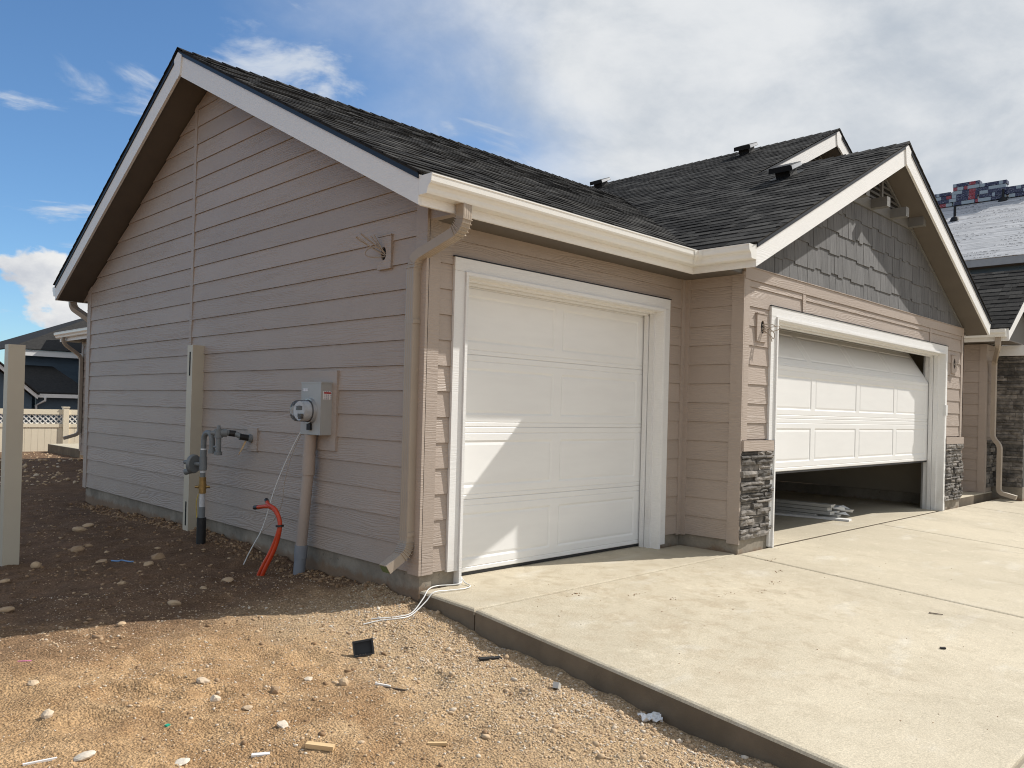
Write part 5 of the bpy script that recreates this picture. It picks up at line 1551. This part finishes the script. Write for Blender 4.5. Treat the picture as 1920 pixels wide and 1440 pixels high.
for (x, y, w_, lab) in (
        (-1.204, -0.661, 0.044, 'small white stone right behind the dark grey stone on the sunlit dirt'),
        (-1.657, -0.469, 0.063, 'flat whitish stone just behind the largest angular stone on the sunlit dirt'),
        (-1.608, -0.823, 0.054, 'flat white stone just in front of the largest angular stone on the sunlit dirt'),
        (-1.584, -1.106, 0.061, 'flat white stone between the white plank scrap and the dark grey stone'),
        (-1.419, -1.445, 0.034, 'small round white stone right of the pale wood offcut'),
        (-2.281, -0.106, 0.050, 'greyish stone near the pink ribbon at the left picture edge')):
    rock(x, y, w_, random.uniform(0.66, 0.9), lab, LIT, random.uniform(0.35, 0.6), 0.35)
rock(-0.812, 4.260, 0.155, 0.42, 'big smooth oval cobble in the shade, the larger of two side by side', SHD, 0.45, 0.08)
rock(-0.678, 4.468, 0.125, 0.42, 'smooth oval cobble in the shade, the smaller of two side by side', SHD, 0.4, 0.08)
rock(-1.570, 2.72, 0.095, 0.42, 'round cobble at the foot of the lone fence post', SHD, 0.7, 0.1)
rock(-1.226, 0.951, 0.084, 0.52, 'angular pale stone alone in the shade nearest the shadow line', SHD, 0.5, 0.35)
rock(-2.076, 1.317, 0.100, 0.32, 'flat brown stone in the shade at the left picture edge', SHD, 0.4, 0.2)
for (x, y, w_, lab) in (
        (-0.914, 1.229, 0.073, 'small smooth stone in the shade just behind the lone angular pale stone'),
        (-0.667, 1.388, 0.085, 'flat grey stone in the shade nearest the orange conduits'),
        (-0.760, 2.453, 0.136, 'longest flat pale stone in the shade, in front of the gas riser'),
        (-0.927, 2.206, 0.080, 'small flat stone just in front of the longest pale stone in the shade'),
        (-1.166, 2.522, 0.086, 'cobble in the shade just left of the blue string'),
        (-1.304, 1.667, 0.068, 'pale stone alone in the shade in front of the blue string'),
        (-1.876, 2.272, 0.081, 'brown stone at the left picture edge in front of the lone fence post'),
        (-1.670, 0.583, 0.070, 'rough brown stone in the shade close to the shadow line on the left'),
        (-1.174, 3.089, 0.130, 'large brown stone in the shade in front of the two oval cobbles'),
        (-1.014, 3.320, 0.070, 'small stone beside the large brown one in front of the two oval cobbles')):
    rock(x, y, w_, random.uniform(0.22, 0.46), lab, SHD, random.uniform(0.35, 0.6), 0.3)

# scattered pebbles as one mass
def pebble_mass(name, spots, parent=None):
    ico = bmesh.new(); bmesh.ops.create_icosphere(ico, subdivisions=1, radius=1.0)
    base = np.array([v.co[:] for v in ico.verts]); tri = np.array([[v.index for v in f.verts] for f in ico.faces]); ico.free()
    n = len(spots); sp = np.array(spots)                     # x y z r flat tone
    nb = len(base)
    jit = 1 + rng.uniform(-0.30, 0.30, (n, nb, 1))
    ang = rng.uniform(0, 2 * np.pi, n); ca, sa = np.cos(ang), np.sin(ang)
    pts = base[None] * jit
    sc = np.stack([sp[:, 3] * rng.uniform(0.8, 1.35, n), sp[:, 3] * rng.uniform(0.6, 1.0, n), sp[:, 3] * sp[:, 4]], 1)
    pts = pts * sc[:, None, :]
    X = pts[:, :, 0] * ca[:, None] - pts[:, :, 1] * sa[:, None]; Y = pts[:, :, 0] * sa[:, None] + pts[:, :, 1] * ca[:, None]
    pts = np.stack([X, Y, pts[:, :, 2]], 2) + sp[:, None, :3]
    V = pts.reshape(-1, 3); F = (tri[None] + (np.arange(n) * nb)[:, None, None]).reshape(-1, 3)
    me = bpy.data.meshes.new(name)
    me.vertices.add(len(V)); me.vertices.foreach_set('co', V.ravel().astype(np.float32))
    me.loops.add(F.size); me.loops.foreach_set('vertex_index', F.ravel().astype(np.int32))
    me.polygons.add(len(F)); me.polygons.foreach_set('loop_start', (np.arange(len(F)) * 3).astype(np.int32))
    me.polygons.foreach_set('loop_total', np.full(len(F), 3, dtype=np.int32))
    me.update(calc_edges=True)
    a = me.attributes.new('tone', 'FLOAT', 'FACE'); a.data.foreach_set('value', np.repeat(sp[:, 5], len(tri)).astype(np.float32))
    me.materials.append(M['pebble'])
    return link(name, me, parent, 'stuff')
spots = []
def scatter(n, xr, yr, rr, dens, tones, flat=(0.5, 0.9)):
    k = 0; tries = 0
    while k < n and tries < n * 12:
        tries += 1
        x = random.uniform(*xr); y = random.uniform(*yr)
        if x > ex(y) - 0.012 and y < 0.05: continue
        if x > -0.0 and y < LW: continue
        if random.random() > dens(x, y): continue
        r = rr[0] * (rr[1] / rr[0]) ** (random.random() ** 1.7)
        fl = random.uniform(*flat)
        spots.append((x, y, ground_full(x, y) + r * fl * 0.12, r, fl, random.choice(tones) + random.uniform(-.1, .1)))
        k += 1
def d_gravel(x, y):
    e = ex(y) - x
    c = max(0.0, 1 - e / 1.05)
    if y > 0.0: c *= max(0, 1 - y / 0.7)
    return (0.10 + c) * (0.45 + 1.0 * max(0, 0.5 + mnoise.noise(Vector((x * 1.6, y * 1.6, 3.3)))))
scatter(24000, (-2.1, 0), (-3.6, 0.7), (0.0028, 0.0095), d_gravel, (0.45, 0.55, 0.7, 0.85, 0.3))
scatter(330, (-1.7, 0), (-3.4, 0.4), (0.009, 0.020), d_gravel, (0.5, 0.7, 0.85, 0.35))
scatter(6500, (-3.2, 0), (-2.2, 1.6), (0.0022, 0.0055), lambda x, y: 0.8, (0.4, 0.5, 0.65, 0.9))
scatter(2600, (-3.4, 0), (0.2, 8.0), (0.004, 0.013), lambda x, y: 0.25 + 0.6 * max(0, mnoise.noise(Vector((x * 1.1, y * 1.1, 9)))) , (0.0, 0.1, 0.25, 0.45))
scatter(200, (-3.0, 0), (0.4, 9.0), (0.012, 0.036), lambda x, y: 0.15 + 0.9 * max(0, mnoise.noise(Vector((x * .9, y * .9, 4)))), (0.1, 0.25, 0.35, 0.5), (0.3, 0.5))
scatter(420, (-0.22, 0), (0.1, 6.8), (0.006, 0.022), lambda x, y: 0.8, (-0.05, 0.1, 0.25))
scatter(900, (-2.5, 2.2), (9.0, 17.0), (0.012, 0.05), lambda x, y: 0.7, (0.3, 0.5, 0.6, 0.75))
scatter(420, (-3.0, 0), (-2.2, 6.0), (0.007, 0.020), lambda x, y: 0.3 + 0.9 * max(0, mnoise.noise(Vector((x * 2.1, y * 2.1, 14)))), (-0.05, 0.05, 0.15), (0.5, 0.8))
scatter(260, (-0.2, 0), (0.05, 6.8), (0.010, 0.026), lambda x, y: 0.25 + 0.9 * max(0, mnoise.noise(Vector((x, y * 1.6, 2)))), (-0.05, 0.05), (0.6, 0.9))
pebble_mass('gravel', spots)
# bits of dirt tracked on to the slab
spots = []
for _ in range(230):
    x = 0.2 + 4.5 * random.random() ** 1.4; y = -0.1 - 3.2 * random.random()
    if mnoise.noise(Vector((x * 1.5, y * 1.5, 0))) < -0.05 and random.random() < .8: continue
    r = random.choice((0.0015, 0.002, 0.002, 0.003, 0.004))
    spots.append((x, y, drive_z(x, y) + r * 0.3, r, 0.5, random.uniform(-.1, .25)))
for (cx_, cy_) in ((2.056, -1.404), (2.354, -1.325), (2.791, -1.164), (3.12, -0.905), (1.1, -0.95), (1.3, -1.15), (1.7, -1.3), (0.75, -0.72)):
    for _ in range(8):
        x = cx_ + random.gauss(0, .045); y = cy_ + random.gauss(0, .012); r = random.uniform(.0025, .007)
        spots.append((x, y, drive_z(x, y) + r * .3, r, 0.5, random.uniform(-.1, .12)))
pebble_mass('dirt_crumbs', spots)

# black plastic box
bbz = ground_full(-0.78, -0.53)
bb = empty('plastic_box', (-0.778, -0.53, bbz), 'small open black plastic box lying on its side on the gravel', 'box')
bb.rotation_euler = (Vector((-0.50, -0.82, 0.30)).to_track_quat('Z', 'Y').to_matrix() @ Matrix.Rotation(math.radians(8), 3, 'Z')).to_euler()
b = MB(); W_, H_, D_ = 0.050, 0.038, 0.040
t_ = 0.004
b.box((-W_, -H_, 0), (W_, H_, t_)); b.box((-W_, -H_, t_), (-W_ + t_, H_, D_)); b.box((W_ - t_, -H_, t_), (W_, H_, D_)); b.box((-W_ + t_, -H_, t_), (W_ - t_, -H_ + t_, D_)); b.box((-W_ + t_, H_ - t_, t_), (W_ - t_, H_, D_))
b.build('box_shell', M['black_plastic'], bb)
b = MB(); b.box((-W_ - 0.003, -H_ - 0.003, D_), (W_ + 0.006, -H_ + t_, D_ + 0.004)); b.box((-W_ - 0.006, H_ - t_, D_), (W_ + 0.006, H_ + 0.006, D_ + 0.004)); b.box((-W_ - 0.006, -H_ + t_, D_), (-W_ + t_, H_ - t_, D_ + 0.004)); b.box((W_ - t_, -H_ + t_, D_), (W_ + 0.006, H_ - t_, D_ + 0.004))
b.build('box_rim', M['black_plastic'], bb)
bb.location.z += 0.034; bb.location.y += 0.02

def scrap(name, x, y, L, W, H, rz, mat, label, cat, tilt=0.0, z=None, taper=1.0):
    b = MB(); b.hexa([(-L / 2, -W / 2, 0), (L / 2, -W / 2 * taper, 0), (L / 2, W / 2 * taper, 0), (-L / 2, W / 2, 0), (-L / 2, -W / 2, H), (L / 2, -W / 2 * taper, H), (L / 2, W / 2 * taper, H), (-L / 2, W / 2, H)])
    o = b.build(name, M[mat]); o.location = (x, y, (ground_full(x, y) if z is None else z) - 0.002 + abs(tilt) * L * 0.3)
    o.rotation_euler = (0, tilt, rz)
    return tag(o, label, cat)
RV = -0.79            # image-right direction on the ground is about (cos, sin)(-0.79)
scrap('wood_offcut', -1.576, -1.391, 0.115, 0.030, 0.018, RV - 0.1, 'wood', 'pale sawn wood offcut lying on the sunlit dirt', 'wood scrap', 0.05)
scrap('wood_chip', -1.175, -1.646, 0.080, 0.014, 0.012, RV + 0.08, 'wood', 'thin sliver of pale wood on the gravelly dirt by the bottom edge', 'wood scrap')
scrap('stick', -0.970, -0.969, 0.080, 0.010, 0.009, RV - 0.15, 'white_trim', 'short whitish stick crossing a dark twig', 'stick', 0.1)
scrap('twig', -0.955, -1.045, 0.13, 0.008, 0.008, RV - 0.45, 'twig', 'dark twig lying under a short whitish stick', 'twig', -0.05)
scrap('twig', -0.52, -0.62, 0.10, 0.006, 0.006, RV + 0.15, 'twig', 'dark twig on the gravel to the right of the black plastic box', 'twig')
scrap('plank_scrap', -1.769, -1.269, 0.070, 0.022, 0.008, RV + 0.25, 'white_trim', 'white painted plank scrap lying on the sunlit dirt', 'wood scrap')
scrap('stick', -2.447, -0.879, 0.11, 0.010, 0.008, RV + 0.6, 'white_trim', 'slim pale stick in the bottom left corner', 'stick')
scrap('plastic_bit', -1.954, -0.808, 0.018, 0.016, 0.006, 0.3, 'teal', 'tiny teal green plastic bit on the sand', 'plastic scrap')
scrap('plastic_ribbon', -2.246, 0.19, 0.060, 0.008, 0.003, RV + 0.2, 'pink', 'pink plastic ribbon scrap at the shadow edge', 'ribbon')
b = MB(); b.tube(smooth_path([(x, y, ground_full(x, y) + 0.008) for x, y in ((-1.10, 2.50), (-1.07, 2.44), (-1.04, 2.45), (-1.01, 2.38), (-0.98, 2.37))], 5), 0.006, 6)
tag(b.build('string', M['blue_string']), 'short piece of blue string on the shaded dirt', 'string')
scrap('dark_chip', 1.77, -2.693, 0.030, 0.016, 0.010, RV, 'rubber', 'small dark chip alone in the middle of the concrete', 'debris', z=drive_z(0, -2.693) + 0.003)
scrap('leaf', 2.57, -2.405, 0.085, 0.016, 0.004, RV - 0.3, 'twig', 'dry dark leaf curled on the concrete beside the joint', 'leaf', 0.06, z=drive_z(0, -2.405) + 0.004, taper=0.3)
scrap('shingle_scrap', -0.285, -1.010, 0.13, 0.035, 0.010, RV + 0.45, 'rubber', 'dark strip of scrap lying in the shade against the slab edge', 'debris', 0.05)
scrap('stone_chip', -0.30, -1.52, 0.045, 0.030, 0.030, RV + 1.2, 'gray_board', 'upright pale grey chip on the gravel short of the slab edge', 'stone chip', 0.5)
scrap('twig', -0.33, -0.80, 0.07, 0.005, 0.005, RV + 1.0, 'twig', 'short twig beside the slab edge near the cable', 'twig', 0.2)
# crumpled paper by the slab edge
bm = bmesh.new(); bmesh.ops.create_grid(bm, x_segments=9, y_segments=7, size=0.5)
for v in bm.verts:
    v.co = Vector((v.co.x * 0.105, v.co.y * 0.070, 0.022 * mnoise.noise(v.co * 5.0) + 0.010 * mnoise.noise(v.co * 11.0 + Vector((3, 1, 0))) + 0.018))
    v.co.x += 0.012 * mnoise.noise(v.co * 30)
bmesh.ops.solidify(bm, geom=bm.faces[:], thickness=0.0015)
me = bpy.data.meshes.new('paper_scrap'); bm.to_mesh(me); bm.free(); me.materials.append(M['white_paper'])
pp = link('paper_scrap', me); pp.location = (-0.215, -2.04, ground_full(-0.215, -2.04) + 0.006); pp.rotation_euler = (0.15, 0.1, RV + .2)
tag(pp, 'crumpled white paper scrap against the slab edge', 'paper')

# ------------------------------------------------------------------ vinyl fence behind the yard
FY = 19.0
fz = lambda z24: 1.22 - (1.22 - z24) * (FY + 4.22) / 28.22
ft, lt, lb_, mb_ = fz(0.87), fz(0.71), fz(0.42), fz(0.305)
fbz = ground_z(0, FY) - 0.05
fence = empty('vinyl_fence', (3.1, FY, fbz), 'tan vinyl privacy fence with white lattice top behind the yard', 'fence')
px0 = 3.13
posts = [px0 - 7.5, px0 - 5.0, px0 - 2.5, px0, px0 + 2.5, px0 + 5.0]
for pxx in posts:
    q = P_(MB().box((pxx - 0.068, FY - 0.068, fbz), (pxx + 0.068, FY + 0.068, ft + 0.05)), 'post', 'vinyl', fence)
    cap = MB(); cap.box((pxx - 0.082, FY - 0.082, ft + 0.051), (pxx + 0.082, FY + 0.082, ft + 0.075)); P_(cap, 'post_cap', 'vinyl', fence)
for pa, pb in zip(posts[:-1], posts[1:]):
    a, c = pa + 0.069, pb - 0.069
    P_(MB().box((a, FY - 0.03, lt), (c, FY + 0.03, ft)), 'rail', 'vinyl', fence)
    P_(MB().box((a, FY - 0.03, mb_), (c, FY + 0.03, lb_)), 'rail', 'vinyl', fence)
    u = a; 
    while u < c - 0.01:
        w_ = min(0.150, c - u)
        P_(MB().box((u + 0.002, FY - 0.014, fbz + 0.05), (u + w_ - 0.002, FY + 0.014, mb_ - 0.001), random.random()), 'picket', 'vinyl', fence); u += w_
    hgt = lt - lb_
    for sgn in (1, -1):
        u = a - hgt
        while u < c:
            q = [(u, lb_), (u + 0.042, lb_), (u + 0.042 + hgt, lt), (u + hgt, lt)] if sgn > 0 else [(u + hgt, lb_), (u + hgt + 0.042, lb_), (u + 0.042, lt), (u, lt)]
            q = clip(clip(q, -1, 0, -a), 1, 0, c)
            if len(q) >= 3:
                b = MB(); b.prism([(x, FY + (0.001 if sgn > 0 else -0.008), z) for x, z in q], (0, 0.006, 0)); P_(b, 'lattice_strip', 'vinyl_white', fence)
            u += 0.125

# ------------------------------------------------------------------ navy house beyond the fence
hb = empty('house', (7.0, 33.0, -0.9), 'navy blue house with dark shingle roof beyond the vinyl fence', 'house')
def far_wall(y, poly, name='wall', mat='siding_blue', th=0.2):
    b = MB(); b.prism([(x, y, z) for x, z in poly], (0, th, 0)); return P_(b, name, mat, hb)
w1 = far_wall(36.0, [(5.8, -0.9), (16.0, -0.9), (16.0, 3.1), (5.8, 3.1)])
for k in range(22):
    b = MB(); z0 = -0.6 + k * 0.17
    b.hexa([(5.8, 35.985, z0), (16, 35.985, z0), (16, 36, z0), (5.8, 36, z0), (5.8, 35.996, z0 + .168), (16, 35.996, z0 + .168), (16, 36, z0 + .168), (5.8, 36, z0 + .168)], random.random())
    sub(b, 'siding_board', 'siding_blue', w1)
P_(MB().box((5.50, 35.50, 3.05), (16.2, 35.56, 3.30)), 'fascia', 'white_trim', hb)
b = MB(); b.prism([(5.45, 35.46, 3.30), (16.2, 35.46, 3.30), (16.2, 42.0, 6.2), (11.99, 42.0, 6.2)], (0, 0, 0.05)); rf = P_(b, 'roof', 'shingle', hb)
b = MB(); b.prism([(5.45, 35.46, 3.30), (11.99, 42.0, 6.2), (5.45, 48.0, 3.30)], (0, 0, 0.05)); P_(b, 'roof', 'shingle', hb)
# lower wing in front, and an added, hidden taller wing to throw shade over it
far_wall(32.3, [(5.75, -0.9), (9.0, -0.9), (9.0, 1.25), (5.75, 1.25)])
far_wall(28.6, [(9.0, -0.9), (14.0, -0.9), (14.0, 5.4), (9.0, 5.4)], th=7.0)  # added hidden wing, there to throw shade
b = MB(); b.prism([(8.6, 28.2, 5.3), (14.4, 28.2, 5.3), (11.5, 28.2, 6.6)], (0, 7.8, 0)); P_(b, 'roof', 'shingle', hb)  # roof of the added hidden wing
P_(MB().box((5.60, 31.90, 1.24), (8.95, 31.96, 1.39)), 'gutter', 'white_trim', hb)
b = MB(); b.prism([(5.5, 31.9, 1.40), (7.75, 31.9, 1.40), (7.25, 35.95, 2.60), (5.45, 35.95, 2.60)], (0, 0, 0.05)); P_(b, 'roof', 'shingle', hb)
b = MB(); b.prism([(7.75, 31.9, 1.40), (8.95, 35.95, 1.40), (7.25, 35.95, 2.60)], (0, 0, 0.05)); P_(b, 'roof', 'shingle', hb)
far_wall(31.95, [(2.4, -0.9), (5.5, -0.9), (5.5, 1.25), (4.15, 2.42), (2.4, 0.95)])
b = MB(); b.prism([(5.62, 31.6, 1.17), (5.62, 31.6, 1.34), (4.15, 31.6, 2.62), (4.15, 31.6, 2.45)], (0, 0.06, 0)); P_(b, 'rake_board', 'white_trim', hb)
b = MB(); b.prism([(2.6, 31.6, 1.14), (2.6, 31.6, 1.31), (4.149, 31.6, 2.62), (4.149, 31.6, 2.45)], (0, 0.06, 0)); P_(b, 'rake_board', 'white_trim', hb)
b = MB(); b.prism([(5.66, 31.5, 1.34), (4.15, 31.5, 2.655), (4.15, 36.0, 2.655), (5.66, 36.0, 1.34)], (0, 0, 0.05)); P_(b, 'roof', 'shingle', hb)
b = MB(); b.prism([(2.5, 31.5, 1.30), (4.149, 31.5, 2.655), (4.149, 36.0, 2.655), (2.5, 36.0, 1.30)], (0, 0, 0.05)); P_(b, 'roof', 'shingle', hb)
P_(MB().tube([(5.95, 31.86, 1.24), (5.95, 31.86, 1.12), (5.72, 32.2, 0.92), (5.72, 32.2, -0.6)], 0.045, 8), 'downspout', 'white_trim', hb)

# ------------------------------------------------------------------ unfinished house to the right
hr = empty('house', (28, 0, -0.2), 'unfinished navy house whose roof is covered in white underlayment', 'house')
Q_ = lambda b, n, m_: P_(b, n, m_, hr)
wr_ = Q_(MB().box((26.0, -8.0, -0.2), (26.2, 9.0, 6.45)), 'wall', 'siding_blue')
for k in range(14):
    z0 = 4.1 + k * 0.17
    b = MB(); b.hexa([(25.98, -8, z0), (26, -8, z0), (26, 9, z0), (25.98, 9, z0), (25.993, -8, z0 + .168), (26, -8, z0 + .168), (26, 9, z0 + .168), (25.993, 9, z0 + .168)], random.random())
    sub(b, 'siding_board', 'siding_blue', wr_)
Q_(MB().box((25.5, -8.4, 6.28), (25.54, 9.4, 6.52)), 'fascia', 'fascia_gray')
Q_(MB().box((25.541, -8.4, 6.29), (26.0, 9.4, 6.31)), 'soffit', 'soffit')
URX = 33.0; UZ0 = 6.54; UZR = UZ0 + 0.5 * (URX - 25.5)
roofs = MB()
v = []; nu_, nv_ = 60, 40
for j in range(nv_ + 1):
    for i in range(nu_ + 1):
        y = -8.4 + 17.8 * i / nu_; x = 25.48 + (URX - 25.48) * j / nv_
        v.append((x, y, UZ0 + 0.5 * (x - 25.5) + 0.02 * mnoise.noise(Vector((x * 2.2, y * 0.7, 0))) + 0.012 * mnoise.noise(Vector((x * 5, y * 1.5, 4)))))
f = [(j * (nu_ + 1) + i, j * (nu_ + 1) + i + 1, (j + 1) * (nu_ + 1) + i + 1, (j + 1) * (nu_ + 1) + i) for j in range(nv_) for i in range(nu_)]
roofs.add(v, f, 0.5, True); rfr = Q_(roofs, 'roof', 'underlay')
b = MB(); b.prism([(URX, -8.4, UZR), (40.5, -8.4, UZ0), (40.5, 9.4, UZ0), (URX, 9.4, UZR)], (0, 0, 0.03)); Q_(b, 'roof', 'underlay')
b = MB(); b.prism([(26.0, 8.99, 6.3), (40, 8.99, 6.3), (URX, 8.99, UZR - 0.1)], (0, 0.1, 0)); Q_(b, 'gable', 'siding_blue')
for (x, y, h) in ((30.6, 5.87, 0.55), (32.55, 4.70, 0.45)):
    z = UZ0 + 0.5 * (x - 25.5)
    Q_(MB().tube([(x, y, z - 0.05), (x, y, z + h)], 0.05, 10), 'vent_pipe', 'dark_metal')
    Q_(MB().tube([(x, y, z - 0.05), (x, y, z + 0.10), (x, y, z + 0.14)], [0.19, 0.13, 0.06], 10), 'pipe_boot', 'dark_metal')
# shingle bundles stacked along the ridge
bundle_src = None
ORD = ('bottom', 'second', 'third', 'fourth', 'fifth', 'top')
stacks = [(7.15, 4, 'leftmost stack'), (6.12, 6, 'tallest stack'), (5.09, 5, 'third stack'), (4.06, 3, 'rightmost stack')]
for (y0, n, nm) in stacks:
    for k in range(n):
        b = MB(); L, W, H = 1.0, 0.36, 0.15
        x0 = URX - 0.30 + random.uniform(-.03, .03); z0 = UZR - 0.10 + k * H + 0.004; yy = y0 + random.uniform(-.07, .07)
        b.box((x0, yy - L / 2, z0), (x0 + W, yy + L / 2, z0 + H - 0.014), random.random())
        o = b.build('shingle_bundle', M['wrap'])
        lv = 'top' if k == n - 1 else ORD[k]
        tag(o, 'wrapped shingle bundle on the unfinished roof, %s of the %s' % (lv, nm), 'shingle bundle', 'shingle bundles stacked along the ridge')
